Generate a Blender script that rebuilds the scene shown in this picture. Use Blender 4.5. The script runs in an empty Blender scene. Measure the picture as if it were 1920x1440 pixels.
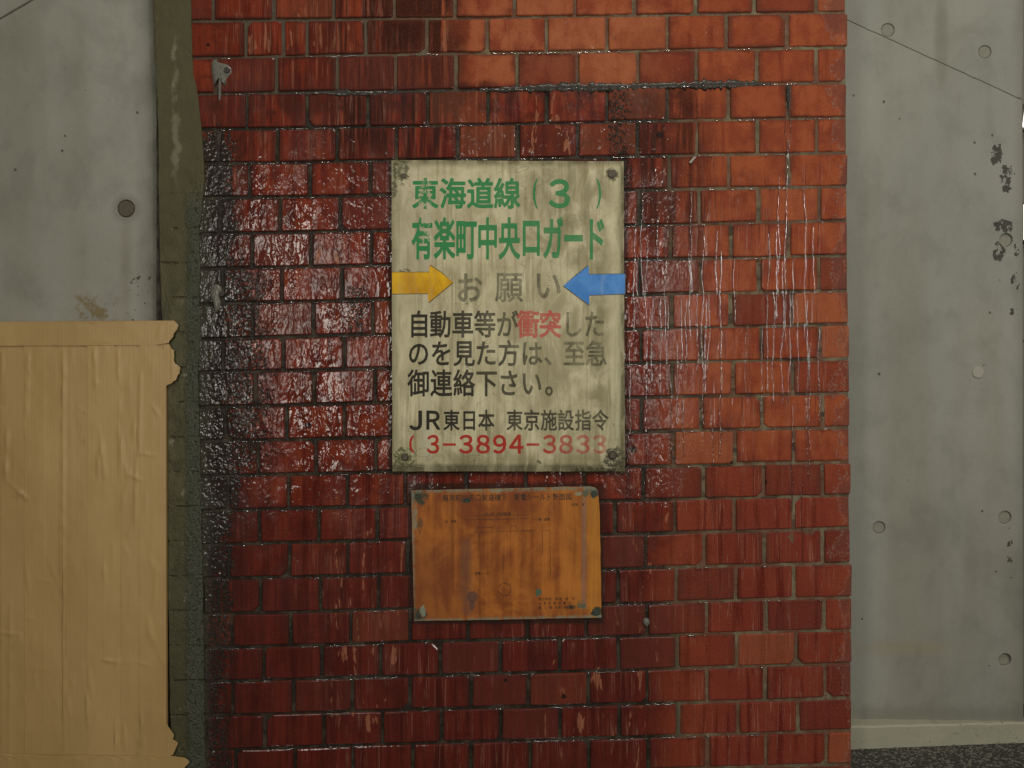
import bpy, bmesh, math, random
from mathutils import Vector, noise as mnoise
R = math.radians
random.seed(11)
scene = bpy.context.scene
D = 1.60                                    # camera to brick face, metres

# ------------------------------------------------------------------ camera
cam_data = bpy.data.cameras.new('camera'); cam = bpy.data.objects.new('camera', cam_data)
scene.collection.objects.link(cam); scene.camera = cam
cam.location = (0, -D, 0); cam.rotation_euler = (R(90), 0, 0)
cam_data.sensor_width = 36; cam_data.lens = 36*D/1.92
cam_data.clip_start = 0.02; cam_data.clip_end = 400

# ------------------------------------------------------------------ world
w = bpy.data.worlds.new('World'); scene.world = w; w.use_nodes = True
wn = w.node_tree; wn.nodes.clear()
sky = wn.nodes.new('ShaderNodeTexSky'); sky.sky_type = 'NISHITA'; sky.sun_disc = False
sky.sun_elevation = R(38); sky.sun_rotation = R(150); sky.air_density = 1.0; sky.dust_density = 4.0
hs = wn.nodes.new('ShaderNodeHueSaturation'); hs.inputs['Saturation'].default_value = 0.25
tint = wn.nodes.new('ShaderNodeMix'); tint.data_type = 'RGBA'; tint.blend_type = 'MULTIPLY'; tint.inputs[0].default_value = 1
tint.inputs[7].default_value = (1.0, 0.96, 0.84, 1)
bg = wn.nodes.new('ShaderNodeBackground'); bg.inputs['Strength'].default_value = 0.009
wo = wn.nodes.new('ShaderNodeOutputWorld')
wn.links.new(sky.outputs[0], hs.inputs['Color']); wn.links.new(hs.outputs[0], tint.inputs[6])
wn.links.new(tint.outputs[2], bg.inputs[0]); wn.links.new(bg.outputs[0], wo.inputs[0])

# ------------------------------------------------------------------ lights
def aim(o, target):
    o.rotation_euler = (Vector(target)-o.location).to_track_quat('-Z', 'Y').to_euler()
sd = bpy.data.lights.new('sun', 'SUN'); sd.energy = 0.15; sd.angle = R(22); sd.color = (1, .95, .84)
sun = bpy.data.objects.new('sun', sd); scene.collection.objects.link(sun)
sun.location = (1.2, -3, 3); aim(sun, (0, 0, 0.2))
def lamp(name, loc, tgt, sx, sy, power, col):
    d = bpy.data.lights.new(name, 'AREA'); d.shape = 'RECTANGLE'; d.size = sx; d.size_y = sy
    d.energy = power; d.color = col
    o = bpy.data.objects.new(name, d); scene.collection.objects.link(o); o.location = loc; aim(o, tgt)
# lamps of the lit passage under the bridge, behind and above the photographer
lamp('passage_lamp', (-0.98, -2.4, 0.28), (-.3, 0, 0.1), 0.36, 0.95, 11, (1.0, .95, .84))
lamp('passage_lamp', (0.88, -2.4, 0.25), (.3, 0, 0.1), 0.19, 0.90, 7.5, (1.0, .95, .86))
lamp('ceiling_lamp', (0.35, -1.3, 2.2), (0.2, 0, 0.2), 1.1, 0.16, 16, (1.0, .95, .84))
lamp('side_lamp', (1.57, -1.5, 0.57), (.6, 0, 0), 0.25, 0.30, 7, (1.0, .96, .87))

vs = scene.view_settings
scene.display_settings.display_device = 'sRGB'
vs.view_transform = 'Standard'; vs.look = 'None'; vs.exposure = 0; vs.gamma = 1; vs.use_curve_mapping = False
scene.cycles.max_bounces = 6

# ------------------------------------------------------------------ helpers
def X(px, r=0.0): return (px-960)/1000*(D+r)/D
def Z(py, r=0.0): return (720-py)/1000*(D+r)/D
def link(name, me, parent=None, loc=(0, 0, 0)):
    o = bpy.data.objects.new(name, me); scene.collection.objects.link(o); o.location = loc
    if parent: o.parent = parent
    return o
def thing(o, label, cat, group=None):
    o['label'] = label; o['category'] = cat; o['kind'] = 'thing'
    if group: o['group'] = group
    return o
def structure(o): o['kind'] = 'structure'; return o
def empty(name, loc=(0, 0, 0)):
    return link(name, None, None, loc)
def mesh(name, verts, faces, mat, parent=None, loc=(0, 0, 0), smooth=False):
    me = bpy.data.meshes.new(name); me.from_pydata([tuple(v) for v in verts], [], faces); me.update()
    if mat: me.materials.append(mat)
    if smooth: me.shade_smooth()
    return link(name, me, parent, loc)
def prism(name, pts, y0, y1, mat, parent=None, holes=(), bevel=0.0, origin=None):
    """outline pts (x,z) in metres, filled, front at y0 and back at y1; holes = (x,z,radius)"""
    c = bpy.data.curves.new(name, 'CURVE'); c.dimensions = '2D'; c.fill_mode = 'BOTH'
    def spl(p):
        s = c.splines.new('POLY'); s.points.add(len(p)-1)
        for q, a in zip(s.points, p): q.co = (a[0], a[1], 0, 1)
        s.use_cyclic_u = True
    spl(pts)
    for (hx, hz, hr) in holes:
        n = 28; spl([(hx+hr*math.cos(2*math.pi*i/n), hz+hr*math.sin(2*math.pi*i/n)) for i in range(n)])
    th = y1-y0
    c.extrude = max(th/2-bevel, 1e-5); c.bevel_depth = bevel; c.bevel_resolution = 1; c.offset = -bevel
    o = bpy.data.objects.new('tmp', c); scene.collection.objects.link(o)
    dg = bpy.context.evaluated_depsgraph_get()
    me = bpy.data.meshes.new_from_object(o.evaluated_get(dg)); bpy.data.objects.remove(o)
    ox, oz = origin or (0, 0)
    for v in me.vertices:
        x, z, t = v.co; v.co = (x-ox, (y0+y1)/2 - t, z-oz)
    me.materials.clear(); me.materials.append(mat); me.name = name
    return link(name, me, parent, (ox, 0, oz))
def ragged(p0, p1, n, amp, seed):
    out = []
    for i in range(n):
        t = i/n; x = p0[0]+(p1[0]-p0[0])*t; y = p0[1]+(p1[1]-p0[1])*t
        a = amp*(mnoise.noise((x*.06, y*.06, seed))+.5*mnoise.noise((x*.2, y*.2, seed+5)))
        L = math.hypot(p1[0]-p0[0], p1[1]-p0[1]) or 1
        k = 0 if i == 0 else 1
        out.append((x - (p1[1]-p0[1])/L*a*k, y + (p1[0]-p0[0])/L*a*k))
    return out

# ------------------------------------------------------------------ shader language
class S:
    def __init__(s, T, o): s.T = T; s.o = o
    def m(s, op, *a, clamp=False):
        n = s.T.nt.nodes.new('ShaderNodeMath'); n.operation = op; n.use_clamp = clamp
        for i, v in enumerate((s,)+a):
            if isinstance(v, S): s.T.nt.links.new(v.o, n.inputs[i])
            else: n.inputs[i].default_value = v
        return S(s.T, n.outputs[0])
    def __add__(s, b): return s.m('ADD', b)
    __radd__ = __add__
    def __mul__(s, b): return s.m('MULTIPLY', b)
    __rmul__ = __mul__
    def __sub__(s, b): return s.m('SUBTRACT', b)
    def __rsub__(s, b): return (s*-1.0)+b
    def __truediv__(s, b): return s.m('DIVIDE', b)
    def abs(s): return s.m('ABSOLUTE')
    def pw(s, e): return s.m('POWER', e)
    def mx(s, b): return s.m('MAXIMUM', b)
    def mn(s, b): return s.m('MINIMUM', b)
    def ramp(s, a, b, lo=0.0, hi=1.0):
        n = s.T.nt.nodes.new('ShaderNodeMapRange'); n.interpolation_type = 'SMOOTHSTEP'
        s.T.nt.links.new(s.o, n.inputs[0])
        if a > b: a, b, lo, hi = b, a, hi, lo
        for i, v in enumerate((a, b, lo, hi)): n.inputs[i+1].default_value = v
        return S(s.T, n.outputs[0])
class T:
    """node tree helper; px, py are the wall plane coordinates in millimetres (x to the right, y down)"""
    def __init__(t, name, r=0.0):
        t.mat = bpy.data.materials.new(name); t.mat.use_nodes = True; t.nt = t.mat.node_tree; t.nt.nodes.clear()
        g = t.nt.nodes.new('ShaderNodeNewGeometry'); sp = t.nt.nodes.new('ShaderNodeSeparateXYZ')
        t.nt.links.new(g.outputs['Position'], sp.inputs[0]); t.pos = g.outputs['Position']
        x, y, z = (S(t, sp.outputs[i]) for i in range(3))
        t.x, t.y, t.z = x, y, z
        t.px = x*(1000.0*D/(D+r))+960.0; t.py = z*(-1000.0*D/(D+r))+720.0
    def noise(t, sx, sz, detail=3, rough=.55, seed=0.0, dist=0.0, sy=None):
        """sx, sz = cycles per metre"""
        c = t.nt.nodes.new('ShaderNodeCombineXYZ')
        t.nt.links.new((t.x*float(sx)).o, c.inputs[0]); t.nt.links.new((t.z*float(sz)).o, c.inputs[2])
        if sy: t.nt.links.new((t.y*float(sy)+seed).o, c.inputs[1])
        else: c.inputs[1].default_value = seed
        n = t.nt.nodes.new('ShaderNodeTexNoise'); n.inputs['Scale'].default_value = 1
        n.inputs['Detail'].default_value = detail; n.inputs['Roughness'].default_value = rough
        n.inputs['Distortion'].default_value = dist
        t.nt.links.new(c.outputs[0], n.inputs['Vector'])
        return S(t, n.outputs['Fac'])
    def voro(t, sx, sz, seed=0.0, feature='F1', rnd=1.0):
        c = t.nt.nodes.new('ShaderNodeCombineXYZ')
        t.nt.links.new((t.x*float(sx)).o, c.inputs[0]); t.nt.links.new((t.z*float(sz)).o, c.inputs[2]); c.inputs[1].default_value = seed
        n = t.nt.nodes.new('ShaderNodeTexVoronoi'); n.feature = feature; n.inputs['Scale'].default_value = 1
        n.inputs['Randomness'].default_value = rnd
        t.nt.links.new(c.outputs[0], n.inputs['Vector']); return S(t, n.outputs['Distance'])
    def rnd(t):
        n = t.nt.nodes.new('ShaderNodeObjectInfo'); return S(t, n.outputs['Random'])
    def blob(t, cx, cy, rx, ry, wob=None, soft=1.0):
        dx = (t.px-float(cx))/float(rx); dy = (t.py-float(cy))/float(ry)
        d = dx*dx+dy*dy
        if wob is not None: d = d+wob
        return d.ramp(1.0+soft*.6, max(0.0, 1.0-soft*.9))
    def box(t, x0, x1, y0, y1, soft=30.0, wob=None):
        px, py = t.px, t.py
        if wob is not None: px = px+wob; py = py+wob
        return px.ramp(x0-soft, x0+soft)*px.ramp(x1+soft, x1-soft)*py.ramp(y0-soft, y0+soft)*py.ramp(y1+soft, y1-soft)
    def col(t, c):
        if isinstance(c, S): return c
        n = t.nt.nodes.new('ShaderNodeRGB'); n.outputs[0].default_value = (*c, 1); return S(t, n.outputs[0])
    def mix(t, f, a, b, mode='MIX'):
        n = t.nt.nodes.new('ShaderNodeMix'); n.data_type = 'RGBA'; n.blend_type = mode; n.clamp_factor = True
        if isinstance(f, S): t.nt.links.new(f.o, n.inputs[0])
        else: n.inputs[0].default_value = f
        for k, v in ((6, a), (7, b)):
            if isinstance(v, S): t.nt.links.new(v.o, n.inputs[k])
            else: n.inputs[k].default_value = (*v, 1)
        return S(t, n.outputs[2])
    def scale(t, c, f):
        """multiply a colour by a scalar socket"""
        n = t.nt.nodes.new('ShaderNodeVectorMath'); n.operation = 'SCALE'
        t.nt.links.new(t.col(c).o, n.inputs[0]); t.nt.links.new(f.o, n.inputs['Scale']); return S(t, n.outputs[0])
    def bump(t, h, dist, normal=None, strength=1.0):
        n = t.nt.nodes.new('ShaderNodeBump'); n.inputs['Distance'].default_value = dist
        n.inputs['Strength'].default_value = strength
        t.nt.links.new(h.o, n.inputs['Height'])
        if normal is not None: t.nt.links.new(normal.o, n.inputs['Normal'])
        return S(t, n.outputs[0])
    def out(t, **kw):
        b = t.nt.nodes.new('ShaderNodeBsdfPrincipled'); o = t.nt.nodes.new('ShaderNodeOutputMaterial')
        t.nt.links.new(b.outputs[0], o.inputs[0])
        names = dict(color='Base Color', rough='Roughness', spec='Specular IOR Level', metal='Metallic', normal='Normal',
                     coat='Coat Weight', coat_rough='Coat Roughness', coat_normal='Coat Normal', emit='Emission Color',
                     emit_s='Emission Strength', ior='Coat IOR')
        for k, v in kw.items():
            s = b.inputs[names[k]]
            if isinstance(v, S): t.nt.links.new(v.o, s)
            elif isinstance(v, tuple): s.default_value = (*v, 1)
            else: s.default_value = v
        return t.mat

# ------------------------------------------------------------------ materials
def wetness(t, big, strk):
    """where water runs over the wall: everything but the upper right and the right side"""
    xb = t.px + (big-.5)*160.0 + (strk-.5)*120.0
    low = xb.ramp(1330, 1190)                                   # wet left of here, below the long ledge stain
    below = (t.py+(big-.5)*16.0).ramp(150, 168)
    topleft = (xb.ramp(900, 560))
    return (low*below).mx(topleft*.9)

def brick_mat():
    t = T('wet_red_brick')
    big = t.noise(6, 6, 3, .6, 1.0); mid = t.noise(26, 18, 4, .6, 4.0); fine = t.noise(240, 200, 4, .65, 7.0)
    strk = t.noise(55, 3.0, 4, .62, 2.0, .3); strk2 = t.noise(120, 5.0, 3, .6, 21.0, .2)
    wet = wetness(t, big, strk)
    rnd = t.rnd()
    # fired clay
    dry = t.mix(mid.ramp(.38, .64), (.375, .092, .034), (.27, .055, .024))
    dry = t.mix(rnd.ramp(.45, 1.0)*.6, dry, (.26, .046, .020))
    cloud = t.noise(16, 20, 5, .7, 91.0, .6); dry = t.mix(cloud.ramp(.52, .66)*.5, dry, (.17, .032, .016)); dry = t.mix(cloud.ramp(.42, .30)*.5, dry, (.43, .125, .045))
    dry = t.mix(strk.ramp(.55, .70)*.6, dry, (.17, .022, .010))
    wetc = t.mix(strk.ramp(.38, .62), (.25, .034, .013), (.095, .009, .006))
    wetc = t.mix(strk2.ramp(.54, .66)*.5, wetc, (.38, .085, .035))
    wetc = t.mix(rnd.ramp(.3, 1.0)*.45, wetc, (.13, .013, .008))
    wetc = t.mix(mid.ramp(.44, .70)*.45, wetc, (.34, .066, .022))
    wetc = t.mix(cloud.ramp(.50, .64)*.55, wetc, (.055, .009, .006))
    deep = (t.py+(big-.5)*260.0).ramp(820, 1120)*(t.px+(big-.5)*150.0).ramp(1330, 1180)
    wetc = t.mix(deep*.75, wetc, t.mix(strk.ramp(.35, .7), (.105, .011, .008), (.052, .005, .004)))
    c = t.mix(wet, dry, wetc)
    # purple-brown soaked stain round the top right of the notice
    pur = t.box(1180, 1290, 180, 430, 45, (big-.5)*80.0+(strk-.5)*60.0).mx(t.box(900, 1300, 235, 300, 25, (big-.5)*50.0))
    c = t.mix(pur*mid.ramp(.25, .6)*.85, c, (.10, .020, .012))
    lower_right = t.box(1290, 1600, 880, 1500, 90, (big-.5)*90.0)
    c = t.mix(lower_right*.85, c, t.mix(strk.ramp(.5, .6), (.215, .034, .022), (.12, .012, .009)))
    # lime runs: pale orange and pinkish tear shaped patches
    lime_n = t.noise(60, 15, 3, .6, 12.0, .3)
    reg = (t.box(600, 770, 960, 1460, 40)*.95).mx(t.box(990, 1250, 1130, 1460, 50)*.85).mx(t.box(1140, 1310, 940, 1170, 45)*.8)
    reg = reg.mx(t.box(985, 1085, 160, 300, 22)*1.1).mx(t.box(440, 900, -60, 150, 50)*.95).mx(t.box(560, 730, 370, 620, 45)*.85).mx(t.box(1150, 1250, 320, 900, 30)*.62)
    lime = (lime_n-(1.0-reg)*.22).ramp(.585, .62)
    c = t.mix(lime*.8, c, t.mix(fine, (.30, .105, .055), (.46, .18, .095)))
    # soot washed down the upper left, and a bleached salmon patch at top centre
    soot = t.box(610, 880, -90, 300, 45, (big-.5)*120.0)*(t.noise(60, 3.5, 4, .65, 36.0, .3)).ramp(.40, .52)
    soot = soot.mx(t.box(380, 1300, 160, 215, 14, (big-.5)*50.0)*mid.ramp(.40, .58)*.8).mx(t.box(380, 620, 40, 300, 60, (big-.5)*90.0)*strk2.ramp(.48, .58)*.7)
    soot = soot.mx(t.box(1180, 1330, 160, 470, 40, (big-.5)*90.0)*strk.ramp(.42, .56)*.8).mx(t.box(370, 470, 230, 1500, 30, (big-.5)*50.0)*strk2.ramp(.38, .55)*.8)
    wash = t.noise(85, 3.2, 3, .6, 141.0, .5).ramp(.56, .66)*t.box(360, 1000, -90, 300, 50); c = t.mix(wash*.5, c, (.36, .135, .075))
    c = t.mix(soot*.92, c, t.mix(mid, (.050, .010, .007), (.020, .008, .006)))
    c = t.mix(t.box(880, 1230, 10, 155, 50, (big-.5)*60.0)*mid.ramp(.62, .40)*.45, c, (.48, .165, .075))
    # white splashes
    spn = t.noise(75, 75, 5, .7, 31.0); spr = t.box(1000, 1400, 10, 158, 30).mx(t.box(560, 700, 20, 150, 30)*.9)
    spl = (spn-(1.0-spr)*.4).ramp(.635, .66)
    c = t.mix(spl*fine.ramp(.35, .6)*.8, c, (.60, .46, .40))
    # thin drips: pale mineral lines with dark wet cores
    dr = t.noise(135, 3.4, 2.5, .55, 71.0, 1.1); dreg = t.box(1150, 1600, 300, 1500, 70, (big-.5)*90.0).mx(t.box(560, 1260, 900, 1500, 90)*.7).mx(t.box(370, 760, -90, 420, 60)*.8)
    seg = t.noise(9, 11, 3, .6, 74.0).ramp(.42, .56)
    pale = (dr-.585).abs().ramp(.030, .008)*dreg*seg
    core = dr.ramp(.600, .625)*dreg*seg
    c = t.mix(pale*.55, c, (.36, .17, .12)); c = t.mix(core*.68, c, (.13, .018, .011))
    # dirt creeping in from the joints, brick by brick
    tc = t.nt.nodes.new('ShaderNodeTexCoord'); so = t.nt.nodes.new('ShaderNodeSeparateXYZ'); t.nt.links.new(tc.outputs['Object'], so.inputs[0])
    ex = S(t, so.outputs[0]).abs()*19.5; ez = S(t, so.outputs[2]).abs()*34.0
    rim = ex.mx(ez)+(mid-.5)*.55+(rnd-.5)*.16
    c = t.mix(rim.ramp(.90, 1.05)*.55, c, t.mix(wet, (.105, .050, .030), (.030, .012, .009)))
    c = t.mix((rim.ramp(.78, .98))*.25, c, (.13, .022, .012))
    # a few bricks in another shade
    c = t.mix(rnd.ramp(.86, .90)*.45, c, (.13, .030, .020)); c = t.mix(rnd.ramp(.12, .08)*.35*(1.0-wet*.6), c, (.42, .14, .06))
    # grey scum along the right edge
    edge = (t.px-(t.py*.0085)+(big-.5)*90.0+(mid-.5)*110.0+(fine-.5)*22.0)
    c = t.mix(edge.ramp(1566, 1584)*.6, c, t.mix(fine, (.13, .040, .030), (.21, .095, .075)))
    c = t.mix(((edge-1571.0).abs().ramp(7, 1))*fine.ramp(.45, .60)*.5, c, (.32, .23, .19))
    c = t.mix(edge.ramp(1604, 1612)*.7, c, t.mix(fine, (.10, .095, .075), (.27, .25, .20)))
    # dirt in the pores
    c = t.mix(fine.ramp(.60, .74)*.45, c, (.045, .012, .008))
    contact_shade = t.box(728, 1178, 295, 891, 3, (fine-.5)*10.0).mx(t.box(765, 1133, 906, 1170, 3, (fine-.5)*10.0))  # contact shadow round both plates, painted into the brick colour
    c = t.mix(contact_shade*.75, c, (.022, .012, .009))
    # black growth, left side and under the ledge
    gx = t.px+(mid-.5)*70.0
    reg_g = (t.box(360, 446, 240, 1500, 32, (mid-.5)*80.0+(big-.5)*70.0)*(t.py.ramp(1200, 900)*.35+.98)).mx(t.box(385, 520, 470, 900, 50, (mid-.5)*90.0)*1.02)
    reg_g = reg_g.mx(t.box(640, 700, 520, 660, 30, (mid-.5)*60.0)*1.0).mx(t.box(1130, 1190, 150, 360, 26, (mid-.5)*50.0)*.95)
    reg_g = reg_g.mx(t.blob(1480, 200, 9, 45)*.9)
    gn = t.noise(150, 130, 4, .7, 16.0)
    grow = (gn-(1.0-reg_g)*.42).ramp(.44, .52)
    pores = (t.noise(330, 300, 2, .5, 18.0)).ramp(.62, .68)*t.box(430, 620, 880, 1150, 50).mx(t.box(430, 600, 640, 900, 50)*.8)
    c = t.mix(pores, c, (.012, .006, .005))
    c = t.mix(grow*.93, c, t.mix(fine, (.008, .008, .006), (.028, .030, .024)))
    mossy = t.box(340, 392, 360, 1500, 14, (mid-.5)*26.0)
    c = t.mix(mossy*.8, c, t.mix(fine, (.030, .034, .022), (.085, .092, .066)))
    # small dark pits
    for (a, b, r) in ((578, 797, 6.5), (1237, 253, 7), (390, 84, 4), (1057, 1306, 5), (948, 1276, 4), (1187, 843, 8), (1374, 868, 5), (1434, 905, 5)):
        c = t.mix(t.blob(a, b, r, r*.9, (fine-.5)*1.6, .5)*.93, c, (.012, .008, .007))
    grain = t.noise(420, 420, 2, .6, 97.0); c = t.mix(grain.ramp(.5, .75)*.30, c, (.06, .016, .010)); c = t.mix(grain.ramp(.48, .28)*.22*(1.0-wet*.6), c, (.50, .20, .11))
    # surface
    rip = t.noise(105, 80, 1.2, .5, 40.0, .8); rip2 = t.noise(75, 20, 1.2, .5, 43.0, .6); rip3 = t.noise(230, 200, 1, .5, 47.0, .3)
    strong = (t.box(380, 760, 350, 940, 70, (big-.5)*150.0).mx(t.box(380, 720, 250, 1040, 80, (big-.5)*170.0)*.45)).mx(t.box(840, 1260, 165, 300, 25)*.8).mx(t.box(1150, 1275, 290, 960, 30, (big-.5)*50.0)*.85).mx(t.box(740, 1180, 875, 930, 18)*.6)
    patch = t.noise(17, 9, 3, .6, 57.0, .4).ramp(.38, .58, .22, 1.1)
    amp = strong*.85*patch+wet*.20+t.box(1170, 1400, 420, 960, 60)*.30+.02
    runs = t.noise(150, 5.0, 2, .5, 61.0, .8)
    run = runs.ramp(.62, .67)*t.px.ramp(1130, 1200)*t.py.ramp(290, 380)*t.py.ramp(1250, 850)
    h_wet = (rip*.8+rip2*1.25+rip3*.16)*amp + run*.22
    n0 = t.bump(fine*.8+mid*.5+grain*.5+grow*gn*2.0, .0016, None, .8)
    nw = t.bump(h_wet+grow*t.noise(130, 120, 1.2, .5, 16.0)*1.1+mid*.10, .0019, None, 1.0)
    film = (wet*(.62+t.box(1, 2000, 930, 2000, 90)*.2)).mx(run*.7).mx(strong*.72).mx(grow*.55).mx(t.px.ramp(1100, 1200)*.04)
    film = film*(1.0-lime*.35)*(1.0-t.py.ramp(190, 90)*.75)
    return t.out(color=c, rough=.75, spec=.12, normal=n0, coat=film.mn(1.0), coat_rough=t.noise(12, 6, 3, .6, 83.0).ramp(.38, .60, .04, .24), coat_normal=nw, ior=1.6)

def mortar_mat():
    t = T('lime_mortar')
    big = t.noise(6, 6, 3, .6, 1.0); strk = t.noise(55, 3.0, 4, .62, 2.0, .3); mid = t.noise(40, 40, 4, .6, 3.0); fine = t.noise(300, 300, 3, .6, 5.0)
    wet = wetness(t, big, strk)
    c = t.mix(fine, (.165, .135, .082), (.255, .215, .135))
    c = t.mix(mid.ramp(.5, .7)*.6, c, (.10, .085, .055))
    dark = t.mix(fine, (.008, .006, .004), (.034, .024, .016))
    c = t.mix((wet*1.15).mn(1.0), c, dark)
    topl = t.box(350, 900, -90, 180, 40, (big-.5)*60.0)
    c = t.mix(topl*.6, c, (.15, .115, .075))
    c = t.mix(t.noise(22, 22, 4, .65, 93.0).ramp(.46, .60)*.6, c, (.085, .068, .045))
    c = t.mix(t.noise(30, 12, 4, .65, 103.0).ramp(.42, .56)*(1.0-wet)*.7, c, (.15, .052, .030))
    stain = t.noise(14, 60, 3, .6, 9.0).ramp(.5, .6)*t.box(1180, 1600, 380, 1000, 60)
    c = t.mix(stain*.85, c, (.05, .040, .028))
    c = t.mix(t.box(1450, 1600, 280, 420, 20, (mid-.5)*60.0)*.4, c, (.10, .08, .06))
    n0 = t.bump(fine*.6+mid, .0025)
    nw = t.bump(fine*.3+mid*1.0+t.noise(260, 60, 2, .5, 33.0)*1.2, .004)
    return t.out(color=c, rough=.8, spec=.3, normal=n0, coat=(wet*.30).mn(1.0), coat_rough=.14, coat_normal=nw)

def growth_mat():
    t = T('black_growth')
    n = t.noise(220, 200, 4, .7, 3.0)
    return t.out(color=t.mix(n, (.012, .011, .008), (.07, .058, .042)), rough=.55, normal=t.bump(n, .004), coat=.35, coat_rough=.2)

def concrete_mat(name, tone, tone2, left=False):
    t = T(name, .035 if left else .14)
    big = t.noise(2.6, 2.2, 4, .6, 3.0, .4); mid = t.noise(13, 9, 5, .62, 8.0, .3); fine = t.noise(160, 160, 4, .7, 11.0, 0, 160)
    band = t.noise(7, .8, 3, .5, 5.0); pin = t.noise(420, 420, 2, .5, 14.0)
    c = t.mix(big.ramp(.32, .68), tone, tone2)
    c = t.mix(band.ramp(.45, .65)*.30, c, (.205, .185, .130))
    c = t.mix(mid.ramp(.48, .68)*.26, c, (.165, .168, .14))
    blo = t.noise(5, 4.4, 5, .65, 37.0, .5); c = t.mix(blo.ramp(.50, .66)*.22, c, (.165, .160, .125))
    c = t.mix(mid.ramp(.48, .30)*.28, c, (.35, .35, .31))
    c = t.mix(fine.ramp(.55, .8)*.22, c, (.10, .10, .085))
    dots = t.voro(26, 22, 2.0).ramp(.075, .05)*t.noise(11, 11, 2, .5, 77.0).ramp(.46, .54)
    pits = dots*.8
    if left:
        olive = t.box(145, 215, 556, 604, 14)*((t.noise(50, 40, 4, .7, 6.0)).ramp(.50, .56))
        diag = ((t.px-172.0)-(t.py-575.0)*1.1).abs().ramp(17, 8)*t.box(130, 250, 555, 615, 8)*t.noise(60, 60, 4, .6, 66.0).ramp(.40, .50)
        c = t.mix(olive.mx(diag)*.8, c, (.22, .16, .06))
        c = t.mix(t.px.ramp(262, 302)*mid.ramp(.3, .6)*.6, c, (.12, .105, .065))
        c = t.mix((t.px-236.0).abs().ramp(16, 0)*t.py.ramp(405, 430)*t.py.ramp(900, 500)*.3, c, (.19, .165, .11))
        c = t.mix(t.blob(236, 391, 27, 27, (mid-.5)*.6, 1.0)*.4, c, (.10, .08, .055))
        rag = t.noise(90, 90, 4, .7, 51.0)
        pits = pits.mx((rag-(1.0-t.box(245, 300, 480, 590, 16))*.4).ramp(.60, .64))
        pits = pits.mx((rag-(1.0-t.box(240, 275, 518, 535, 6))*.4).ramp(.54, .58))
    else:
        rag = t.noise(70, 60, 5, .72, 51.0)
        reg = t.blob(1868, 290, 17, 32, None, 1.0).mx(t.blob(1889, 325, 20, 26)*.95).mx(t.blob(1886, 345, 16, 20)).mx(t.blob(1880, 424, 26, 18)*1.0)
        reg = reg.mx(t.blob(1872, 472, 16, 26)).mx(t.blob(1905, 470, 12, 16)*.9).mx(t.blob(1903, 530, 12, 28)*.85).mx(t.blob(1900, 585, 16, 12)*.85).mx(t.blob(1892, 1030, 10, 60)*.8)
        sp = (rag-(1.0-reg)*.5).ramp(.445, .50)
        pits = pits.mx(sp)
        c = t.mix(t.box(1600, 1920, 1325, 1375, 14, (mid-.5)*40.0)*.35, c, (.12, .115, .09))
        c = t.mix(t.box(1585, 1612, -50, 1500, 8, (mid-.5)*22.0)*.35, c, (.30, .29, .25))
        c = t.mix(t.blob(1700, 1215, 90, 14, (mid-.5)*1.2, 1.0)*.25, c, (.33, .25, .13))
        c = t.mix(t.blob(1765, 70, 14, 90, (mid-.5), 1.0)*.35, c, (.15, .13, .09))
        c = t.mix(t.px.ramp(1893, 1925)*.4, c, (.13, .12, .10))
    c = t.mix(pits*.85, c, (.035, .030, .024))
    c = t.mix(pin.ramp(.72, .76)*.3, c, (.06, .055, .045))
    h = fine*.25+mid*.5+big*1.4-pits*1.3
    return t.out(color=c, rough=.7, spec=.25, normal=t.bump(h, .0016))

def kerb_mat():
    t = T('kerb_concrete', .10)
    fine = t.noise(220, 220, 4, .7, 2.0, 0, 220); mid = t.noise(14, 40, 4, .6, 6.0, 0, 20)
    c = t.mix(mid, (.33, .32, .24), (.44, .43, .33))
    sp = t.noise(90, 90, 3, .7, 9.0).ramp(.62, .66)*t.px.ramp(1650, 1850)
    c = t.mix(sp*.7, c, (.09, .075, .05)); c = t.mix(fine.ramp(.6, .8)*.3, c, (.16, .15, .11))
    return t.out(color=c, rough=.8, normal=t.bump(fine, .001))

def ground_mat():
    t = T('asphalt')
    def n3(sc, d, seed):
        n = t.nt.nodes.new('ShaderNodeTexNoise'); n.inputs['Scale'].default_value = sc; n.inputs['Detail'].default_value = d
        n.inputs['Roughness'].default_value = .65
        t.nt.links.new(t.pos, n.inputs['Vector']); return S(t, n.outputs['Fac'])
    v = t.nt.nodes.new('ShaderNodeTexVoronoi'); v.inputs['Scale'].default_value = 150; t.nt.links.new(t.pos, v.inputs['Vector'])
    d = S(t, v.outputs['Distance']); sp = t.nt.nodes.new('ShaderNodeSeparateColor'); t.nt.links.new(v.outputs['Color'], sp.inputs[0])
    r = S(t, sp.outputs[0])
    a = n3(300, 4, 0); b = n3(25, 4, 0)
    c = t.mix(a, (.030, .028, .023), (.085, .080, .066))
    stone = d.ramp(.55, .30)*r.ramp(.45, .62)
    c = t.mix(stone*.75, c, t.mix(r.ramp(.6, 1.0), (.11, .105, .085), (.30, .29, .24)))
    c = t.mix(b.ramp(.45, .7)*.4, c, (.035, .04, .025))
    return t.out(color=c, rough=.85, normal=t.bump(stone*1.0+a*.7, .006))

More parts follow.
